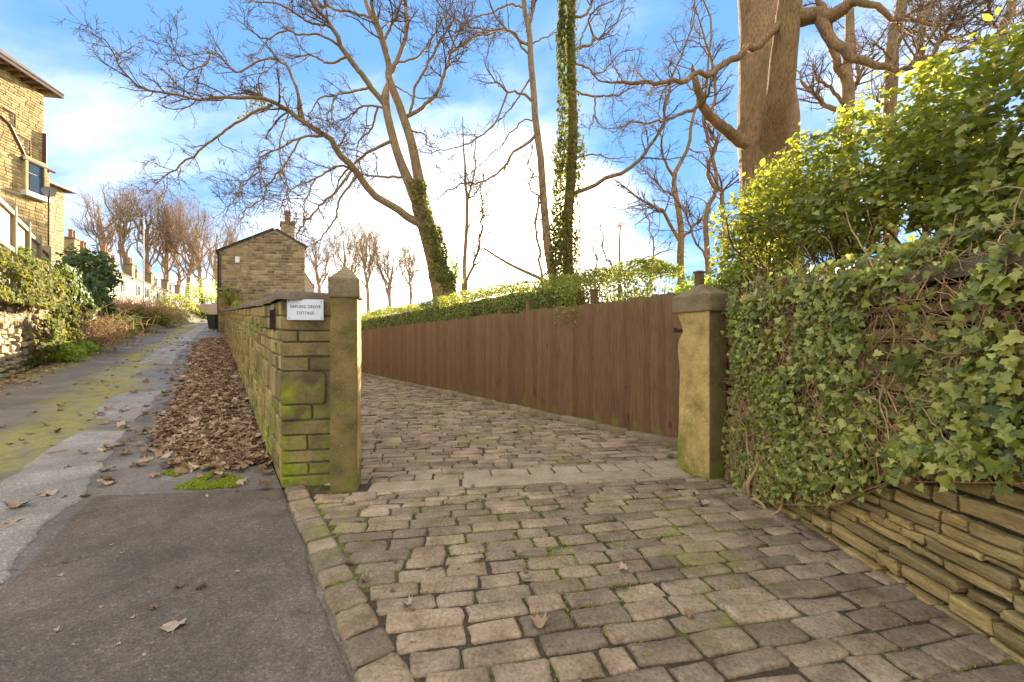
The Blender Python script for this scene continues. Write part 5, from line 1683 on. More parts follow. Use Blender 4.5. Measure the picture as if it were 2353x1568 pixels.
    # slender trees between
    spec = [
        ('slender bare tree with forked crown left of the massive beech', cB, 13.0,
         [([(1300, 1560), (1300, 1400), (1297, 1250), (1282, 1050), (1270, 900), (1330, 780), (1355, 640), (1385, 500), (1380, 400)], [20, 18, 17, 14, 12, 9, 8, 6, 4], 0.5)],
         [([(1268, 900), (1210, 800), (1195, 700), (1150, 640)], [8, 6, 5, 3], -1), ([(1308, 1255), (1220, 1090), (1150, 1050), (1030, 970), (960, 920)], [9, 8, 6, 4, 2], -1.2),
          ([(1300, 1230), (1370, 1160), (1440, 1080), (1490, 940)], [8, 7, 6, 4], 0.8), ([(1280, 1000), (1200, 960), (1120, 880), (1060, 850)], [6, 5, 4, 2], 1.0), ([(1340, 760), (1420, 800), (1450, 860)], [4, 3, 2], .4)]),
        ('bare twin-stemmed sapling close to the beech trunk', cB, 12.0,
         [([(1440, 1560), (1440, 1370), (1430, 1100), (1475, 985), (1468, 850), (1420, 650), (1420, 560), (1440, 300), (1450, 100), (1400, -40)], [15, 14, 13, 10, 9, 8, 7, 6, 5, 4], 0.4)],
         [([(1515, 1500), (1515, 1350), (1525, 1050), (1482, 950), (1470, 800), (1475, 640), (1490, 420), (1420, 200), (1385, 0)], [14, 13, 12, 11, 9, 8, 7, 5, 3], -0.6),
          ([(1440, 1370), (1360, 1200), (1300, 1050), (1230, 980)], [6, 5, 4, 3], -1), ([(1530, 1050), (1580, 1040), (1610, 1085)], [5, 4, 2], .3), ([(1460, 300), (1380, 215), (1260, 215)], [4, 3, 2], -.5)]),
        ('bare multi-stemmed tree just right of the beech trunk', cC, 12.0,
         [([(655, 900), (652, 680), (650, 550), (640, 420), (655, 300), (660, 0), (660, -150)], [38, 34, 30, 26, 22, 18, 14], 0.4)],
         [([(640, 430), (585, 290), (555, 150), (500, 0)], [20, 18, 14, 8], -.8), ([(630, 605), (530, 520), (430, 430), (385, 350)], [14, 12, 9, 6], 1), ([(655, 520), (690, 430), (695, 300), (640, 0)], [12, 11, 9, 6], .6),
          ([(640, 560), (560, 450), (490, 400), (480, 300)], [10, 8, 6, 4], -.5), ([(690, 420), (780, 250), (880, 120)], [6, 5, 3], .5)]),
        ('straight dark trunk right of the multi-stemmed tree behind the hedge', cC, 10.0,
         [([(868, 900), (870, 620), (880, 300), (920, 0), (940, -150)], [28, 27, 28, 23, 18], 0.2)],
         [([(880, 300), (800, 230), (700, 240)], [6, 4, 2], -.5), ([(850, 560), (800, 510), (840, 440)], [6, 5, 3], -.5), ([(920, 60), (1000, -20)], [8, 6], .5), ([(890, 250), (980, 150), (1060, 60), (1100, -30)], [7, 6, 5, 4], .5)]),
        ('thin crooked bare tree above the top of the right hedge', cC, 9.0,
         [([(1050, 800), (1040, 430), (1010, 260), (1050, 100), (1110, -30)], [18, 16, 14, 13, 11], 0.2)],
         [([(1105, 500), (1100, 250), (1180, 130), (1300, 60)], [12, 11, 8, 5], -.4), ([(1040, 150), (1150, 90), (1250, -20)], [7, 5, 3], .5), ([(1010, 260), (960, 160), (900, 120)], [5, 4, 2], -.3), ([(1200, 250), (1330, 150), (1380, 0)], [5, 4, 3], -.4)]),
        ('leaning bare tree at the top right above the hedge', cC, 9.0,
         [([(1330, 700), (1400, 400), (1435, 180), (1500, 20), (1540, -100)], [24, 21, 19, 17, 14], 0.2)],
         [([(1430, 190), (1380, 60), (1360, -60)], [8, 6, 4], -.4), ([(1470, 90), (1560, 60), (1650, 80)], [6, 5, 3], .3), ([(1420, 250), (1300, 200), (1220, 120)], [5, 4, 2], .3)]),
        ('thin upright sapling between the leaning tree and the slim trunk', cB, 16.0,
         [([(190, 1560), (192, 1400), (205, 1040), (192, 850), (185, 600)], [11, 10, 8.5, 5, 2], 0.2)],
         [([(205, 1040), (240, 900), (250, 700)], [5, 4, 2], -.3), ([(200, 1040), (270, 960), (300, 850)], [4, 3, 1.5], .3), ([(250, 1540), (280, 1200), (270, 950)], [7, 6, 3], .4), ([(195, 1200), (230, 1130), (320, 1040)], [4, 3, 1.5], .2)]),
        ('wispy bare saplings rising right behind the loose end of the hedge', cB, 10.0,
         [([(985, 1500), (985, 1350), (985, 1240), (990, 1150)], [5, 5, 4.5, 3], 0.1)],
         [([(930, 1500), (920, 1300), (890, 1120)], [5, 4, 2], -.2), ([(860, 1500), (865, 1300), (850, 1200)], [4, 3, 2], .2), ([(1120, 1560), (1160, 1300), (1130, 1120), (1100, 1050)], [5, 4, 3, 2], .3),
          ([(590, 1400), (575, 1180), (535, 950), (525, 760)], [7, 6, 5, 3], .5), ([(1010, 1420), (1100, 1330), (1250, 1280)], [3.5, 3, 2], .2)]),
    ]
    for i, (lab, cv, D, t, m) in enumerate(spec):
        tree_from('slender_tree' if i < 6 else 'sapling', PX(*cv(*t[0][0][0]), D), lab, traced(t, cv, D), traced(m, cv, D, 0, traced(t, cv, D)),
                  [dict(n=80, ang=(0.4, 1.2), ln=(0.3, 1.3), k=6, wob=0.2, up=0.05, rr=0.5, rmin=0.006, tmin=0.2),
                   dict(n=330, ang=(0.4, 1.1), ln=(0.15, 0.6), k=5, wob=0.25, up=0.03, rr=0.6, rmin=0.0045),
                   dict(n=900, ang=(0.4, 1.1), ln=(0.06, 0.25), k=3, wob=0.2, rr=0.7, rmin=0.0038)], mat='bark', twig='twig', seed=20 + i, k=22, gnarl=0.12)
    # old nest-like seed head on the thin stem, and the snapped bough over the hedge
    P = [PX(*cB(*p), 10.5) for p in ((640, 1450), (560, 1415), (450, 1365), (370, 1320), (292, 1270))]
    tag(MB().tube(smooth_line(P, 16), np.linspace(0.055, 0.026, 16), 8).build('snapped_branch', M['bark'], None, True), 'bare snapped branch slanting up out of the clipped hedge', 'branch')
    c = PX(*cB(988, 1150), 10.0)
    rng = np.random.default_rng(2)
    q = c + rng.normal(0, 0.045, (70, 3))
    o = leaves('seed_head', q, (0, 0, 1), (0.04, 0.09), M['bracken'], None, 'oval', 1.0, 0, 3, asp=0.5)
    tag(o, 'shaggy brown dried seed head on a thin stem above the hedge', 'seed head')


build_mid_trees()


def far_tree(vx, top, base, d, width, label, seed, group):
    rng = np.random.default_rng(seed)
    b = PX(vx, base, d); t = PX(vx, top, d); H = t[2] - b[2]; W = width * d / FPX
    lean = rng.normal(0, 0.05 * H)
    tr = [(np.array([b - UPV * 1.5, b + UPV * 0.22 * H + (lean * .3, 0, 0), b + UPV * 0.5 * H + (lean, 0, 0), b + UPV * 0.78 * H + (lean * 1.3, rng.normal(0, .4), 0)]), [H * .020, H * .017, H * .012, H * 0.005])]
    mains = []
    for k in range(14):
        u = rng.uniform(0.12, 0.60); th = rng.uniform(0, 2 * math.pi)
        p = b + UPV * u * H + (lean * u * 1.6, 0, 0)
        e = np.array([math.cos(th), math.sin(th), 0]) * W * rng.uniform(0.22, 0.5)
        zz = H * rng.uniform(0.80, 1.0) - H * u
        zz *= rng.uniform(0.75, 1.0)
        mains.append((np.array([p, p + e * 0.45 + UPV * zz * 0.28, p + e * 0.85 + UPV * zz * 0.62, p + e + UPV * zz]), [H * .008, H * .006, H * .004, H * .002]))
    return tree_from('background_tree', b, label, tr, mains,
                     [dict(n=110, ang=(0.3, 0.8), ln=(0.10 * H, 0.24 * H), k=5, wob=0.16, up=0.18, rr=0.55, rmin=0.017, tmin=0.25),
                      dict(n=600, ang=(0.3, 0.9), ln=(0.05 * H, 0.13 * H), k=4, wob=0.2, up=0.10, rr=0.6, rmin=0.011),
                      dict(n=1500, ang=(0.3, 0.9), ln=(0.025 * H, 0.06 * H), k=3, wob=0.2, up=0.05, rr=0.7, rmin=0.008, tip=0.8)],
                     group=group, mat='far_bark', twig='far_bark', seed=seed, k=14, gnarl=0.15)


for i, (vx, top, base, d, w, lab) in enumerate((
        (250, 425, 660, 58, 90, 'leftmost bare tree of the row above the terrace chimneys'),
        (292, 415, 665, 56, 110, 'tall bare tree second from the left above the terrace'),
        (335, 432, 680, 60, 95, 'bare tree just behind the pale utility pole'),
        (382, 430, 685, 62, 120, 'dense twiggy bare tree in the middle of the left row'),
        (428, 462, 695, 64, 120, 'bare tree fourth from the cottage side in the left row'),
        (462, 470, 700, 60, 120, 'brown twiggy tree third from the cottage in the left row'),
        (500, 490, 700, 66, 90, 'low rounded bare tree nearest the cottage gable in the left row'),
        (415, 520, 705, 70, 120, 'faint far bare tree showing low between the trunks of the left row'))):
    far_tree(vx, top, base, d, w, lab, 40 + i, 'bare trees above the terrace')
for i, (vx, top, base, d, w, lab) in enumerate((
        (738, 535, 720, 44, 80, 'bushy bare tree right beside the cottage chimney'),
        (800, 510, 720, 48, 80, 'bare tree directly above the slim gatepost cap'),
        (848, 515, 720, 42, 85, 'pale bare tree just right of the slim gatepost'),
        (893, 545, 720, 45, 80, 'bare tree second to the right of the slim gatepost'),
        (945, 560, 715, 52, 60, 'small thin bare tree nearest the big leaning trunk'))):
    far_tree(vx, top, base, d, w, lab, 60 + i, 'bare trees behind the cottage')

# ================================================================== PLANTING
def build_wall_ivy():
    rng = np.random.default_rng(61)
    root = empty('wall_ivy', (2.0, 2.6, 0), 'ivy with tangled bare stems smothering the dry stone wall', 'ivy')
    low = lambda y: np.interp(y, [1.0, 1.6, 2.15, 2.49, 2.9, 3.4, 3.8], [0.85, 0.80, 0.62, 0.36, 0.20, 0.04, 0.02])
    n = 24000
    y = rng.uniform(1.05, 3.64, n); z = rng.uniform(0, 1.80, n)
    P = np.c_[np.full(n, 2.0), y, z]
    dens = vnoise(P, 4.0, 2) * 0.6 + vnoise(P, 9, 4) * 0.4
    bare = np.exp(-(((y - 1.75) / 0.6) ** 2 + ((z - 1.45) / 0.24) ** 2)) * 0.50 + np.exp(-((y - 1.3) / 0.6) ** 2) * 0.08 + np.exp(-(((y - 2.75) / 0.14) ** 2 + ((z - 0.95) / 0.10) ** 2)) * 0.3
    keep = (z > low(y) + rng.normal(0, 0.05, n)) & (dens - bare * 0.5 + rng.normal(0, 0.11, n) > 0.39)
    P = P[keep]
    m = len(P)
    thick = 0.035 + 0.095 * vnoise(P, 3, 9)
    P[:, 0] = 2.0 - thick * rng.random(m) ** 0.6 - 0.01
    # some lap over the coping
    top = P[:, 2] > 1.68
    P[top, 0] += rng.uniform(0, 0.35, top.sum())
    sz = rng.gamma(6, 0.0070, m).clip(0.018, 0.075) * np.interp(P[:, 1], [1.2, 3.6], [1.0, 0.72])
    leaves('small_leaves', P, (-0.9, -0.15, 0.35), sz, M['ivy'], root, 'ivy', 0.42, 1.6, 62, solo=300, solo_name='leaf')
    # trailing stems
    n = 2900
    y = rng.uniform(1.0, 3.66, n); z = rng.uniform(0.05, 1.72, n)
    ok = z > low(y) - 0.02; y, z = y[ok], z[ok]; n = len(y)
    k = 8
    Pn = np.zeros((n, k, 3)); Pn[:, 0] = np.c_[2.0 - rng.uniform(0.0, 0.07, n), y, z]
    th = rng.normal(-math.pi / 2, 0.9, n); th = np.where(rng.random(n) < 0.4, rng.uniform(0, 2 * math.pi, n), th)
    step = rng.uniform(0.02, 0.07, n)
    for s in range(1, k):
        th = th + rng.normal(0, 0.38, n)
        Pn[:, s] = Pn[:, s - 1] + np.c_[rng.normal(0, 0.008, n), np.cos(th) * step, np.sin(th) * step]
        Pn[:, s, 0] = np.clip(Pn[:, s, 0], 1.925, 1.995)
        Pn[:, s, 2] = np.maximum(Pn[:, s, 2], low(Pn[:, s, 1]) - 0.05)
    R = rng.gamma(3, 0.0007, n).clip(0.0010, 0.0055)[:, None] * np.linspace(1, 0.7, k)[None]
    V, F = tubes(Pn, R, 4)
    stuff(link('stems', mesh_np('stems', V, F, M['stem']), root))
    # stout old stems at the foot of the wall by the post
    for k, pts in enumerate(([(1.93, 3.30, 0.0), (1.90, 3.25, 0.06), (1.93, 3.18, 0.04), (1.90, 3.05, 0.02), (1.94, 2.98, 0.10), (1.96, 3.0, 0.3)],
                             [(1.95, 3.42, 0.0), (1.91, 3.40, 0.10), (1.94, 3.36, 0.22), (1.96, 3.45, 0.5), (1.97, 3.4, 0.9)],
                             [(1.94, 3.36, 0.0), (1.90, 3.33, 0.14), (1.95, 3.28, 0.3), (1.97, 3.1, 0.55)])):
        MB().tube(smooth_line(pts, 18), np.linspace(0.016, 0.008, 18), 7).build('old_stem', M['stem'], root, True)
    # sprigs creeping round the gatepost
    q = np.c_[rng.normal(2.0, 0.03, 60), rng.uniform(3.72, 3.86, 60), rng.choice([0.25, 0.42, 0.5, 0.95, 1.5], 60) + rng.normal(0, 0.07, 60)]
    leaves('sprig_leaves', q, (-0.5, -0.8, 0.3), (0.03, 0.055), M['ivy'], root, 'ivy', 0.4, 1.5, 63)


build_wall_ivy()


def build_right_hedge():
    rng = np.random.default_rng(71)
    root = empty('mixed_hedge', (2.6, 2.6, 1.65), 'overgrown green hedge with gaps growing above the ivy wall', 'hedge')
    n = 85000
    P = np.c_[rng.uniform(2.1, 3.05, n), rng.uniform(0.9, 4.45, n), rng.uniform(1.66, 3.1, n)]
    topz = 2.72 + 0.22 * (vnoise(P * (1, 1, 0), 1.6, 3) - 0.5) + 0.25 * (vnoise(P * (1, 1, 0), 4.5, 8) - 0.5) - 0.25 * np.clip(P[:, 1] - 3.9, 0, 1)
    d = vnoise(P, 2.6, 5) * 0.5 + vnoise(P, 6.5, 6) * 0.5
    gap = np.exp(-((P[:, 2] - 1.85) / 0.22) ** 2) * 0.11 + np.exp(-(((P[:, 1] - 2.7) / 0.6) ** 2 + ((P[:, 2] - 2.0) / 0.3) ** 2)) * 0.07
    keep = (P[:, 2] < topz) & (d - gap > 0.445)
    P = P[keep]
    P = P[rng.permutation(len(P))[:36000]]
    sz = rng.gamma(7, 0.0056, len(P)).clip(0.02, 0.072)
    half = (P[:, 2] < 2.45) & (rng.random(len(P)) < 0.45)
    leaves('foliage', P[~half], (-0.3, -0.2, 0.8), sz[~half], M['privet'], root, 'oval', 0.6, 0.3, 72, solo=200, solo_name='leaf', asp=1.25)
    leaves('ivy_foliage', P[half], (-0.6, -0.3, 0.6), sz[half], M['ivy'], root, 'ivy', 0.5, 0.8, 73, solo=60, solo_name='ivy_leaf')
    # stems fanning out of the wall head
    st = []
    for k in range(16):
        y = 1.2 + 3.0 * k / 15 + rng.normal(0, 0.06); x = rng.uniform(2.45, 2.75)
        m = rng.integers(3, 6)
        for _ in range(m):
            e = np.array([rng.normal(0, 0.28), rng.normal(0, 0.35), rng.uniform(0.5, 0.9)])
            b = np.array([x, y, 1.6])
            st.append(np.array([smooth_line([b, b + e * 0.35 + rng.normal(0, .04, 3), b + e * 0.7 + rng.normal(0, .06, 3), b + e], 10)]))
    SP = np.concatenate(st); SR = np.linspace(0.013, 0.004, 10)[None] * rng.uniform(0.6, 1.3, (len(SP), 1))
    parts = [tubes(SP, SR, 5)]
    a, b = grow(SP, SR, 420, (0.4, 1.1), (0.15, 0.5), 6, rng, wob=0.2, rr=0.6, rmin=0.002)
    parts.append(tubes(a, b, 3))
    a, b = grow(a, b, 900, (0.4, 1.1), (0.08, 0.25), 4, rng, wob=0.2, rr=0.6, rmin=0.0014)
    parts.append(tubes(a, b, 3))
    V, F = merge(parts)
    stuff(link('stems', mesh_np('stems', V, F, M['dark_stem']), root))
    # whippy shoots along the top
    n = 420
    b = np.c_[rng.uniform(2.2, 2.9, n), rng.uniform(1.1, 4.2, n), rng.uniform(2.55, 2.75, n)]
    q = np.concatenate([b + np.c_[rng.normal(0, 0.02, n), rng.normal(0, .02, n), rng.uniform(0, 0.32, n)] for _ in range(3)])
    q = q[vnoise(q, 3.5, 9) > 0.5]
    leaves('shoot_leaves', q, (-0.3, -0.2, 0.8), (0.03, 0.065), M['privet'], root, 'oval', 0.7, 0, 75)
    # golden shrub against the beech
    root = empty('golden_shrub', (2.75, 4.6, 1.2), 'bright yellow-green shrub growing up against the beech trunk', 'shrub')
    n = 5200
    th = rng.uniform(0, 2 * math.pi, n); z = rng.uniform(1.45, 2.98, n)
    rr = 0.36 * np.sqrt(rng.random(n)) * (1.05 - 0.35 * np.clip((z - 2.4) / 0.6, 0, 1)) * (0.8 + 0.5 * vnoise(np.c_[np.cos(th), np.sin(th), z * 2], 2.5, 4))
    P = np.c_[2.62 + rr * np.cos(th) * 0.85, 4.25 + rr * np.sin(th), z]
    P = P[vnoise(P, 6, 3) > 0.36]
    leaves('foliage', P, (-0.3, -0.3, 0.8), (0.025, 0.05), M['golden'], root, 'oval', 0.6, 0.4, 76)
    st = np.array([smooth_line([(2.62, 4.25, 1.0), np.array((2.62, 4.25, 1.9)) + rng.normal(0, .1, 3), np.array((2.62, 4.25, 2.7)) + rng.normal(0, .2, 3)], 8) for _ in range(9)])
    V, F = tubes(st, np.tile(np.linspace(0.012, 0.004, 8), (9, 1)), 4)
    link('stems', mesh_np('stems', V, F, M['dark_stem']), root)


build_right_hedge()


def clump(name, c, r, n, size, mat, label, seed, kind='oval', cat='shrub', asp=1.0, stems=True, shell=0.55, cut=0.40, parent=None, flat=0.0, solo=0):
    rng = np.random.default_rng(seed)
    u = rng.normal(0, 1, (n, 3)); u /= np.linalg.norm(u, axis=1, keepdims=True)
    rad_ = (shell + (1 - shell) * rng.random(n)) * (0.72 + 0.5 * vnoise(u, 2.2, seed) + 0.2 * (vnoise(u, 5, seed + 1) - .5))
    P = np.array(c) + u * rad_[:, None] * np.array(r)
    P = P[vnoise(P, 2.0 / max(0.3, min(r)), seed + 2) > cut]
    root = parent
    if parent is None:
        root = empty(name, (c[0], c[1], c[2] - r[2]), label, cat)
    nr = (P - np.array(c)) / np.array(r); nr[:, 2] += 0.5
    leaves('foliage', P, nr, size, M[mat], root, kind, 0.6, 0.4, seed + 3, asp=asp, solo=solo)
    if stems and parent is None:
        b = np.array([c[0], c[1], c[2] - r[2] * 1.05])
        st = np.array([smooth_line([b + rng.normal(0, .08, 3) * r, b + np.array([0, 0, r[2] * .8]) + rng.normal(0, .2, 3) * r, np.array(c) + rng.normal(0, .45, 3) * r], 8) for _ in range(14)])
        V, F = tubes(st, np.tile(np.linspace(0.018, 0.005, 8), (14, 1)) * max(0.5, min(r)), 4)
        link('stems', mesh_np('stems', V, F, M['dark_stem']), root)
    return root


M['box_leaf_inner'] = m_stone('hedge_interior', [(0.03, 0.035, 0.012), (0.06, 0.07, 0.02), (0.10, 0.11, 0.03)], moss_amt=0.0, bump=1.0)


def build_clipped_hedge():
    rng = np.random.default_rng(81)
    root = empty('clipped_hedge', SN(10, 5.5), 'long clipped green hedge showing above the board fence', 'hedge')
    # twiggy interior so that light does not pass straight through
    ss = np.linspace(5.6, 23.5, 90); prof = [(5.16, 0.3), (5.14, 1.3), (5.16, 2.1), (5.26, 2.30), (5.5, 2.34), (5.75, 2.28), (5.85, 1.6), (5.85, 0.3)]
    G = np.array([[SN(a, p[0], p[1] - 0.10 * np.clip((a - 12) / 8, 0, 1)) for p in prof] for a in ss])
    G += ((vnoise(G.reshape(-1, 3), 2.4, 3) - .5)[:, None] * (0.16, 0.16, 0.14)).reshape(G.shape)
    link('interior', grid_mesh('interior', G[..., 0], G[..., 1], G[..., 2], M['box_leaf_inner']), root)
    n = 46000
    s = 3.6 + 20 * rng.random(n) ** 1.25
    face = rng.random(n)
    nn = np.where(face < 0.45, 5.0 + rng.random(n) ** 2 * 0.16, 5.0 + 0.95 * rng.random(n))
    zt = 2.50 + 0.05 * np.sin(s * 0.9) - 0.10 * np.clip((s - 12) / 8, 0, 1)
    z = np.where(face < 0.45, rng.uniform(1.45, 2.5, n), zt - rng.random(n) ** 2 * 0.16)
    P = np.stack([s * DV[0] + nn * NV[0], s * DV[1] + nn * NV[1], z], -1)
    b = (vnoise(P, 3.2, 3) - 0.5) * 0.16
    P[:, 0] -= b * NV[0]; P[:, 1] -= b * NV[1]; P[:, 2] += (vnoise(P, 2.6, 5) - 0.5) * 0.14
    keep = (vnoise(P, 7, 8) > 0.22)
    P = P[keep]
    nr = np.where((P[:, 2] > 2.36)[:, None], [[0, -0.2, 1.0]], [[-NV[0], -NV[1], 0.35]])
    leaves('foliage', P, nr, (0.028, 0.062), M['box_leaf'], root, 'oval', 0.65, 0.2, 82, asp=1.2)
    m = 2600
    s = rng.uniform(3.6, 23, m)
    b = np.stack([s * DV[0] + 5.5 * NV[0], s * DV[1] + 5.5 * NV[1], np.full(m, 0.6)], -1)
    e = np.stack([rng.normal(0, .25, m), rng.normal(0, .25, m), rng.uniform(1.2, 1.75, m)], -1)
    st = np.stack([b, b + e * 0.4 + rng.normal(0, .04, (m, 3)), b + e * .75 + rng.normal(0, .05, (m, 3)), b + e], 1)
    V, F = tubes(st, np.tile(np.array([0.012, 0.009, 0.006, 0.003]), (m, 1)), 3)
    stuff(link('stems', mesh_np('stems', V, F, M['dark_stem']), root))
    # loose shrub where the clipped run ends
    for i, (vx, vy, d, r, nlv, lab) in enumerate((
            (1330, 690, 6.9, (0.55, 0.5, 0.62), 2600, 'loose untrimmed shrub at the near end of the clipped hedge'),
            (1425, 705, 6.6, (0.5, 0.45, 0.55), 1700, 'thin twiggy shrub next to the loose shrub above the fence'))):
        clump('loose_shrub', PX(vx, vy, d), r, nlv, (0.025, 0.055), 'box_leaf', lab, 84 + i, asp=1.1, shell=0.3, cut=0.42)
    clump('leafy_shrub', PX(1600, 690, 5.6), (0.45, 0.35, 0.40), 1500, (0.035, 0.075), 'bright_leaf', 'bright green leafy shrub behind the thick gatepost', 88, kind='ivy', shell=0.3, cut=0.40)
    clump('leafy_shrub', PX(1690, 660, 5.0), (0.34, 0.3, 0.30), 1100, (0.03, 0.065), 'bright_leaf', 'fresh green shrub between the thick gatepost and the golden shrub', 89, kind='ivy', shell=0.3, cut=0.40)
    clump('young_shrub', PX(1043, 625, 14.6), (0.38, 0.4, 1.0), 900, (0.05, 0.11), 'bright_leaf', 'sunlit upright young shrub right of the leaning ivy trunk', 90, shell=0.2, cut=0.45)


build_clipped_hedge()


def lane_pt(vx, n, dz=0.0):
    """point on the line n = const seen in photo column vx"""
    r = (vx - 1176.5) / FPX
    y = n / (NV[0] * r + NV[1]); s = y * (r * DV[0] + DV[1])
    return np.array([r * y, y, float(lane_h(s)) + dz])


def build_bank():
    rng = np.random.default_rng(91)
    # sunlit rubble retaining wall
    root = empty('rubble_wall', SN(13, -3.6, 0.6), 'sunlit pale rubble stone retaining wall at the left edge', 'wall')
    d3 = np.array([*DV, 0]); out = np.array([*NV, 0])
    items = []; z = 0.0; k = 0
    while z < 1.75:
        h = rng.uniform(0.08, 0.17); s = 9.5 - rng.random() * .3
        while s < 16.6:
            l = rng.uniform(0.13, 0.36)
            hh = h * rng.uniform(0.85, 1.1)
            c = SN(s + l / 2, -3.50 - 0.10 * z + rng.normal(0, 0.02), float(lane_h(s)) - 0.05 + z + h / 2 + rng.normal(0, 0.012))
            items.append((c, -d3, UPV, out, l - 0.012, hh - 0.012)); s += l
        z += h; k += 1
    lay('rubble_stone', 'rubble_stones', items, M['rubble'], root, 0.16, 0.025, 0.016, dome=0.012, cap=300, tilt=0.06, proud=0.02, n=8)
    a, b = SN(9.5, -3.82), SN(16.6, -3.82)
    c = (a + b) / 2; c[2] = 1.0
    MB().box(c, (3.55, 0.2, 1.3), (d3, out, UPV)).build('core', M['earth'], root)

    def ivy_sheet(name, s0, s1, z0, z1, n, label, mat, seed, size, depth=0.35, cut=0.42, nn0=-3.45):
        r = np.random.default_rng(seed)
        s = r.uniform(s0, s1, n); u = r.random(n)
        lo = np.interp(s, [s0, s1], z0); hi = np.interp(s, [s0, s1], z1)
        z = lo + (hi - lo) * u
        nn = nn0 + depth * (vnoise(np.c_[s, z, 0 * s], 1.3, seed) - 0.2) + r.normal(0, 0.05, n) - 0.22 * np.clip(z - 1.4, 0, 3)
        P = np.stack([s * DV[0] + nn * NV[0], s * DV[1] + nn * NV[1], lane_h(s) + z], -1)
        P = P[vnoise(P, 1.8, seed + 1) * 0.6 + vnoise(P, 5, seed + 2) * 0.4 > cut]
        rt = empty(name, SN((s0 + s1) / 2, nn0, float(lane_h((s0 + s1) / 2))), label, 'ivy')
        leaves('foliage', P, (NV[0], NV[1], 0.5), size, M[mat], rt, 'ivy', 0.5, 1.0, seed + 3, solo=0)
        return rt
    ivy_sheet('bank_ivy', 9.6, 15.2, (1.75, 1.3), (2.75, 2.5), 11000, 'sunlit ivy spilling over the top of the rubble wall', 'bank_ivy', 101, (0.04, 0.085), 0.5)
    ivy_sheet('bank_ivy', 14.0, 17.6, (0.1, 0.0), (2.5, 2.4), 10000, 'curtain of ivy hanging to the lane at the end of the rubble wall', 'bank_ivy', 105, (0.05, 0.10), 0.5)
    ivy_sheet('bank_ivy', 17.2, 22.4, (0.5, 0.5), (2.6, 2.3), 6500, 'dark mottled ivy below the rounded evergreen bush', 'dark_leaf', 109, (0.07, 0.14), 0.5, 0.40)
    clump('evergreen_bush', lane_pt(200, -4.2, 2.55), (1.15, 1.0, 1.25), 4200, (0.09, 0.18), 'dark_leaf', 'tall rounded dark evergreen bush on the left bank', 112, kind='oval', asp=1.4)
    clump('evergreen_bush', lane_pt(20, -4.3, 2.35), (1.0, 0.8, 0.62), 2600, (0.08, 0.16), 'dark_leaf', 'low dark leafed bush below the timber fence', 116, asp=1.4)
    clump('golden_bush', lane_pt(120, -4.2, 2.0), (0.85, 0.8, 0.85), 3000, (0.05, 0.10), 'golden', 'golden yellow bush between the two dark evergreen bushes', 120)
    # dry scrub and bracken
    def scrub(name, c, r, n, mat, label, seed, ln=(0.3, 0.8)):
        g = np.random.default_rng(seed)
        b = np.array(c) + g.normal(0, 0.45, (n, 3)) * r; 
        e = np.stack([g.normal(0, .5, n), g.normal(0, .5, n), np.abs(g.normal(.6, .4, n))], -1); e /= np.linalg.norm(e, axis=1, keepdims=True)
        L = g.uniform(*ln, n)[:, None]
        st = np.stack([b, b + e * L * .5 + g.normal(0, .05, (n, 3)), b + e * L + g.normal(0, .08, (n, 3)) - [0, 0, 0.08]], 1)
        V, F = tubes(st, np.tile(np.array([0.009, 0.007, 0.004]), (n, 1)), 3)
        o = stuff(link(name, mesh_np(name, V, F, M[mat])))
        return tag(o, label, 'scrub')
    scrub('dry_scrub', lane_pt(185, -3.4, 0.5), (1.7, 1.0, 0.55), 900, 'stem', 'grey dry twiggy scrub at the foot of the left bank', 131)
    scrub('dry_scrub', lane_pt(290, -3.9, 1.15), (2.2, 1.8, 0.4), 900, 'bracken_stem', 'rusty dead bracken along the top of the far bank', 133, (0.4, 0.9))
    scrub('dry_scrub', lane_pt(345, -3.4, 0.7), (2.2, 2.6, 0.5), 900, 'stem', 'pale tangled scrub on the rocky far bank', 134, (0.3, 0.9))
    # low green plants by the lane edge
    spec = [(150, -3.1, 0.25, (0.45, 0.4, 0.28), 'bright_leaf', 'low bright green plant at the foot of the ivy curtain'),
            (182, -3.15, 0.22, (0.4, 0.4, 0.25), 'bright_leaf', 'small green weed clump beside the dry scrub'),
            (252, -3.3, 0.7, (0.7, 0.6, 0.5), 'bright_leaf', 'fresh green cushion shrub on the lane edge beyond the dark bush'),
            (285, -3.2, 0.6, (0.7, 0.6, 0.45), 'bright_leaf', 'second fresh green cushion shrub further up the lane edge'),
            (330, -3.1, 0.8, (1.1, 1.4, 0.6), 'bank_ivy', 'mossy green shrub draping the rocky bank'),
            (300, -4.2, 1.0, (1.4, 1.4, 0.5), 'bank_ivy', 'olive green shrub under the dead bracken'),
            (372, -2.9, 0.8, (1.5, 2.0, 0.7), 'box_leaf', 'large loose green shrub where the bank meets the bend')]
    for i, (vx, n_, dz, r, mt, lab) in enumerate(spec):
        clump('bank_shrub', lane_pt(vx, n_, dz), r, 1400 if r[0] < 1 else 2200, (0.05, 0.11) if r[0] < 1 else (0.08, 0.17), mt, lab, 140 + 4 * i, kind='ivy' if i % 2 else 'oval')
    for i, (vx, vy, d, r, mt, lab) in enumerate(((410, 700, 40, (1.6, 2, 1.1), 'box_leaf', 'olive shrub beside the lamp post at the lane head'),
                                                 (467, 668, 52, (2.4, 2, 1.6), 'bright_leaf', 'bright green evergreen left of the cottage gutter'),
                                                 (450, 725, 42, (1.3, 1.5, .7), 'bank_ivy', 'low shrub at the inside of the lane bend'),
                                                 (490, 700, 56, (2.0, 2, 1.5), 'bank_ivy', 'olive green shrub behind the pale garden wall'))):
        clump('far_shrub', PX(vx, vy, d), r, 2000, (0.12, 0.26), mt, lab, 180 + 4 * i)
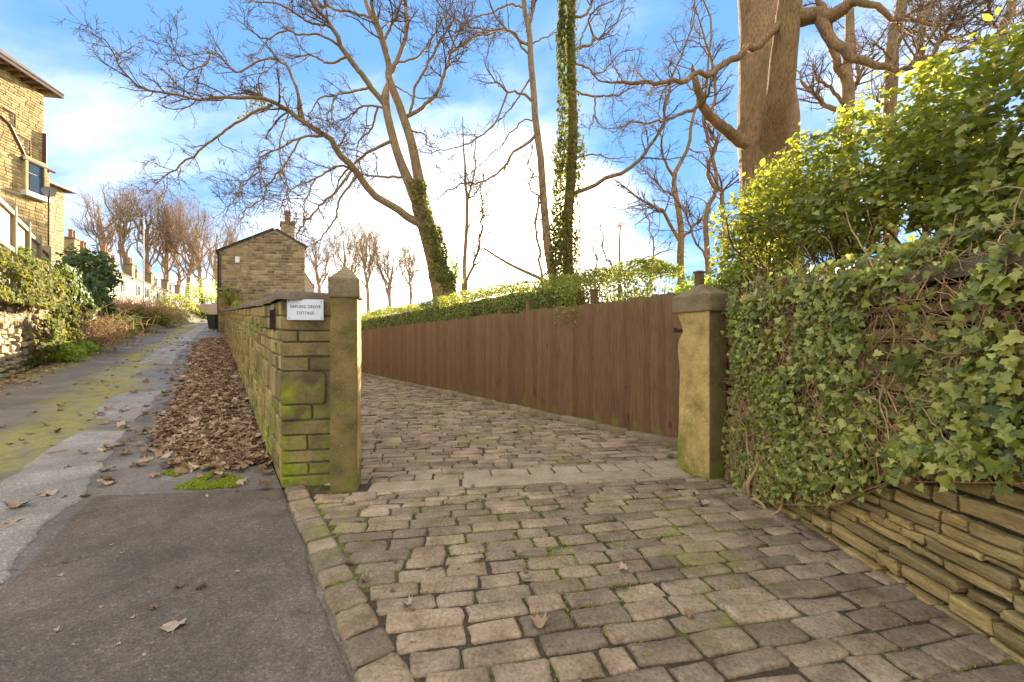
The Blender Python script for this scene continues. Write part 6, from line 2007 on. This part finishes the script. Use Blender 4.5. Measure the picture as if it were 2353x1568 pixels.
    clump('pier_shrub', PX(526, 678, 23.6), (0.42, 0.35, 0.55), 1500, (0.05, 0.10), 'box_leaf', 'square clipped shrub in front of the pier by the cottage', 200)
    clump('pier_shrub', PX(545, 700, 22.5), (0.30, 0.3, 0.22), 700, (0.04, 0.08), 'bright_leaf', 'little fresh green tuft on the wall top by the cottage', 204)
    # fern growing out of the lane wall
    f = np.array([*(WA + DV * 1.35), 1.50]) - np.array([*NV, 0]) * 0.02
    root = empty('wall_fern', f, 'small green fern rooted in the joints of the lane wall', 'fern')
    g = np.random.default_rng(7)
    for k in range(11):
        e = -np.array([*NV, 0]) * g.uniform(.4, 1) + d3 * g.normal(0, .8) + UPV * g.uniform(-.2, .7); e /= np.linalg.norm(e); L = g.uniform(.12, .26)
        P = np.array([f + UPV * (g.normal(0, .08)) + e * L * t - UPV * .10 * t * t for t in np.linspace(0, 1, 12)])
        q = np.concatenate([P[1:] + np.cross(e, UPV) * w * np.linspace(.03, .008, 11)[:, None] for w in (-1, 1)])
        leaves('frond', q, (-NV[0] * .4, -NV[1] * .4, .9), (0.022, 0.04), M['box_leaf'], root, 'oval', 0.3, 0, 210 + k)


M['bracken_stem'] = m_bark('dead_bracken_stem', (0.46, 0.27, 0.13), 0.0, 3.0, 0.2)
build_bank()


# ================================================================== LITTER, MOSS, SMALL THINGS
def build_litter():
    rng = np.random.default_rng(301)
    # drift of dead leaves against the wall
    n = 5200
    s = 4.9 + 20 * rng.random(n) ** 1.5
    wd = np.interp(s, [4.9, 5.4, 6.3, 9, 20, 25], [0.35, 0.7, 1.05, 1.0, 1.05, 0.8])
    u = rng.random(n) ** 0.9
    tail = np.where(rng.random(n) < 0.12, rng.exponential(0.35, n), 0)
    nn = 0.43 - wd * u - tail + rng.normal(0, 0.05, n)
    s = s - np.where(rng.random(n) < 0.06, rng.exponential(0.25, n), 0) * (s < 6.5)
    nn = np.minimum(nn, 0.44)
    pile = 0.035 * (1 - u) * rng.random(n) + 0.012 * rng.random(n)
    P = np.stack([s * DV[0] + nn * NV[0], s * DV[1] + nn * NV[1], lane_h(s) + 0.02 + pile], -1)
    keep = rng.random(n) < np.interp(u, [0, .7, 1.0], [1, 1, .45])
    o = leaves('leaf_drift', P[keep], (0, 0, 1), (0.06, 0.13), M['dead_leaf'], None, 'maple', 0.28, 0, 302)
    tag(o, 'drift of brown dead leaves heaped along the foot of the lane wall', 'leaf litter')
    # thin litter on the lane and its left edge
    n = 1900
    s = rng.uniform(4, 30, n); e = rng.random(n)
    nn = np.where(e < .55, lane_edge(s) + np.abs(rng.normal(0, 0.28, n)), rng.uniform(-2.2, 0.3, n))
    keep = (e < .55) | (rng.random(n) < 0.3)
    P = np.stack([s * DV[0] + nn * NV[0], s * DV[1] + nn * NV[1], lane_h(s) + 0.012], -1)[keep]
    o = leaves('scattered_litter', P, (0, 0, 1), (0.03, 0.09), M['dead_leaf'], None, 'maple', 0.3, 0, 303)
    tag(o, 'thin scatter of leaf crumbs along the lane and its left edge', 'leaf litter')
    # green verge at the foot of the bank
    n = 5200
    s = rng.uniform(8, 30, n); nn = lane_edge(s) - 0.25 + rng.normal(0, 0.22, n)
    P = np.stack([s * DV[0] + nn * NV[0], s * DV[1] + nn * NV[1], lane_h(s) + rng.uniform(0.0, 0.13, n)], -1)
    P = P[vnoise(P, 1.6, 4) > 0.42]
    o = leaves('verge_weeds', P, (0.3, 0, 0.8), (0.03, 0.08), M['bank_ivy'], None, 'oval', 0.6, 0, 304)
    tag(o, 'low green weeds along the verge at the foot of the left bank', 'weeds')
    # moss cushions at the joint between the tarmac patch and the old lane
    def moss(poly, n, lab, seed, size=(0.008, 0.02)):
        g = np.random.default_rng(seed)
        c = np.array([pick(x, y) for x, y in poly])
        w = g.dirichlet(np.ones(len(c)) * 0.45, n)
        P = w @ c
        P[:, 2] = surf(P[:, 0], P[:, 1]) + 0.006 + g.random(n) * 0.012
        P = P[vnoise(P, 9, seed) > 0.36]
        o = leaves('moss_cushion', P, (0, 0, 1), size, M['moss'], None, 'oval', 0.6, 0, seed)
        tag(o, lab, 'moss')
    moss([(385, 1127), (470, 1098), (500, 1078), (575, 1105), (545, 1122), (470, 1128)], 9000, 'bright green moss along the edge of the fresh tarmac patch', 311)
    moss([(365, 1090), (420, 1068), (500, 1056), (470, 1075), (400, 1098)], 5000, 'yellowish moss strip between the leaves and the tarmac patch', 312)
    # loose leaves one can point to
    me = {}
    LV, LF = leaf_shape('maple')

    def one(vx, vy, size, label, mat='dead_leaf', yaw=0.0, curl=0.5, lift=0.05, kind='maple', group=None, drive=False):
        p = pick(vx, vy, -5.0 if drive else 0.5)
        key = (mat, round(curl, 1), kind)
        if key not in me:
            lv, lf = leaf_shape(kind)
            W = lv.copy(); W[:, 2] += curl * (W[:, 0] ** 2 * 1.4 + 0.5 * W[:, 1] ** 2) + 0.03 * np.sin(9 * W[:, 1])
            top = W.copy(); bot = W.copy(); bot[:, 2] -= 0.012
            stalk = np.array([[0.012, -0.42, 0], [-0.012, -0.42, 0], [-0.012, -0.85, 0.05], [0.012, -0.85, 0.05]])
            nV = len(W)
            me[key] = mesh_np('fallen_leaf', np.concatenate([top, bot, stalk]), [np.concatenate([lf, lf[:, ::-1] + nV]), np.array([[2 * nV, 2 * nV + 1, 2 * nV + 2, 2 * nV + 3]])], M[mat], True)
        o = bpy.data.objects.new('fallen_leaf', me[key]); C.objects.link(o)
        z = p[2] + (0.040 if drive else 0.018) + lift * size
        o.location = (p[0], p[1], z); o.rotation_euler = (rng.normal(0, .15), rng.normal(0, .15), yaw); o.scale = (size,) * 3
        tag(o, label, 'leaf', group)
    one(400, 1448, 0.085, 'large pale maple leaf lying flat on the fresh tarmac patch', yaw=0.6, curl=0.1, mat='pale_dead')
    one(412, 1357, 0.045, 'small orange leaf curled on the tarmac near the twig clump', yaw=1.5, curl=1.0)
    one(352, 1408, 0.035, 'tiny orange leaf sliver on the tarmac above the large pale leaf', yaw=2.2, curl=1.2)
    one(1615, 1170, 0.095, 'pale curled leaf on the setts below the thick gatepost', yaw=0.3, curl=0.6, mat='pale_dead', drive=True)
    one(1432, 1325, 0.06, 'small pinkish leaf on the setts at mid drive', yaw=2.0, curl=0.7, mat='pale_dead', drive=True)
    one(1240, 1455, 0.075, 'brown curled leaf with long stalk on the front setts', yaw=0.2, curl=1.0, drive=True)
    one(938, 1408, 0.055, 'whitish folded leaf near the edging stones', yaw=1.0, curl=0.9, mat='pale_dead', drive=True)
    one(1585, 1432, 0.05, 'small russet leaf on the front setts right of centre', yaw=2.7, curl=0.9, drive=True)
    one(800, 1308, 0.05, 'amber leaf caught against the edging stones', yaw=2.7, curl=0.5, drive=True)
    one(838, 1357, 0.06, 'thin brown leaf beside the edging stones', yaw=1.4, curl=1.3, drive=True)
    one(1595, 1145, 0.06, 'russet leaf on the setts just in front of the thick gatepost', yaw=0.8, curl=0.7, drive=True)
    one(1190, 1003, 0.09, 'orange brown leaf inside the gate in front of the kerb', yaw=0.5, curl=0.7, drive=True)
    one(38, 1170, 0.11, 'light brown leaf on the pale concrete strip at the left edge', yaw=0.9, curl=0.6)
    one(110, 1140, 0.11, 'pale leaf pressed flat on the concrete strip', yaw=2.0, curl=0.1, mat='pale_dead')
    for k in range(34):
        if k < 20:
            vx, vy = rng.uniform(900, 1900), rng.uniform(1120, 1500)
            if vy > 1150 + (2353 - vx) * 0.7 + 250: continue
            one(vx, vy, rng.uniform(0.018, 0.035), 'tiny dry leaf fragment lying on the sett paving', yaw=rng.uniform(0, 6), curl=0.9, drive=True, group='leaf fragments on the setts')
        else:
            one(rng.uniform(120, 700), rng.uniform(1180, 1540), rng.uniform(0.012, 0.022), 'tiny pale leaf fragment lying on the fresh tarmac', mat='pale_dead', yaw=rng.uniform(0, 6), curl=0.9, group='leaf fragments on the tarmac')
    # twig lying on the concrete, little clump of twig on the tarmac
    for (a, b, r, lab) in (((110, 1046), (158, 1038), 0.006, 'straight pale stick lying on the concrete strip'),):
        p, q = pick(*a), pick(*b)
        tag(MB().tube(smooth_line([p + UPV * .02, (p + q) / 2 + UPV * .026, q + UPV * .02], 8), r, 6).build('stick', M['stem'], None, True), lab, 'stick')
    p = pick(463, 1358) + UPV * 0.02
    root = empty('twig_clump', p, 'dark little clump of lichened twig on the fresh tarmac', 'twig')
    for k in range(7):
        e = rng.normal(0, 1, 3); e[2] = abs(e[2]) * .4; e /= np.linalg.norm(e)
        MB().tube([p - e * .022, p + rng.normal(0, .004, 3), p + e * .026], [.004, .006, .003], 6).build('twig', M['dark_stem'], root, True)
    # weeds in the joints of the setts
    for k, (vx, vy) in enumerate(((1190, 1392), (1300, 1440), (1352, 1410), (1390, 1470), (1478, 1533), (1295, 1260), (1240, 1175), (2015, 1392))):
        p = pick(vx, vy, -5) + UPV * 0.03
        q = p + rng.normal(0, 0.010, (9, 3)) * (1, 1, .6)
        o = leaves('joint_weed', q, (0, 0, 1), (0.010, 0.022), M['bright_leaf'], None, 'oval', 0.5, 0, 330 + k)
        tag(o, 'tiny green seedling sprouting from a joint between the setts', 'weed', 'seedlings in the sett joints'); 
        if 'kind' in o: del o['kind']
    # moss beads in the joints
    n = 42000
    P = np.c_[rng.uniform(-1.2, 2.0, n), rng.uniform(1.4, 3.5, n), np.full(n, 0.021)]
    P = P[(P[:, :2] - KA) @ KN > 0.17]
    w = vnoise(P, 1.5, 17) * .6 + vnoise(P, 5, 18) * .4
    P = P[w > 0.51]
    P[:, 2] += rng.uniform(0.0, 0.009, len(P))
    o = leaves('joint_moss', P, (0, 0, 1), (0.006, 0.013), M['moss'], None, 'oval', 0.7, 0, 340)
    tag(o, 'bright moss filling the joints of the nearer setts', 'moss')


M['pale_dead'] = m_leaf('pale_dead_leaf', [(0.0, (0.42, 0.28, 0.18)), (1.0, (0.6, 0.46, 0.34))], 0.1, (0.4, 0.2, 0.06), 0.7, 0.2)
build_litter()
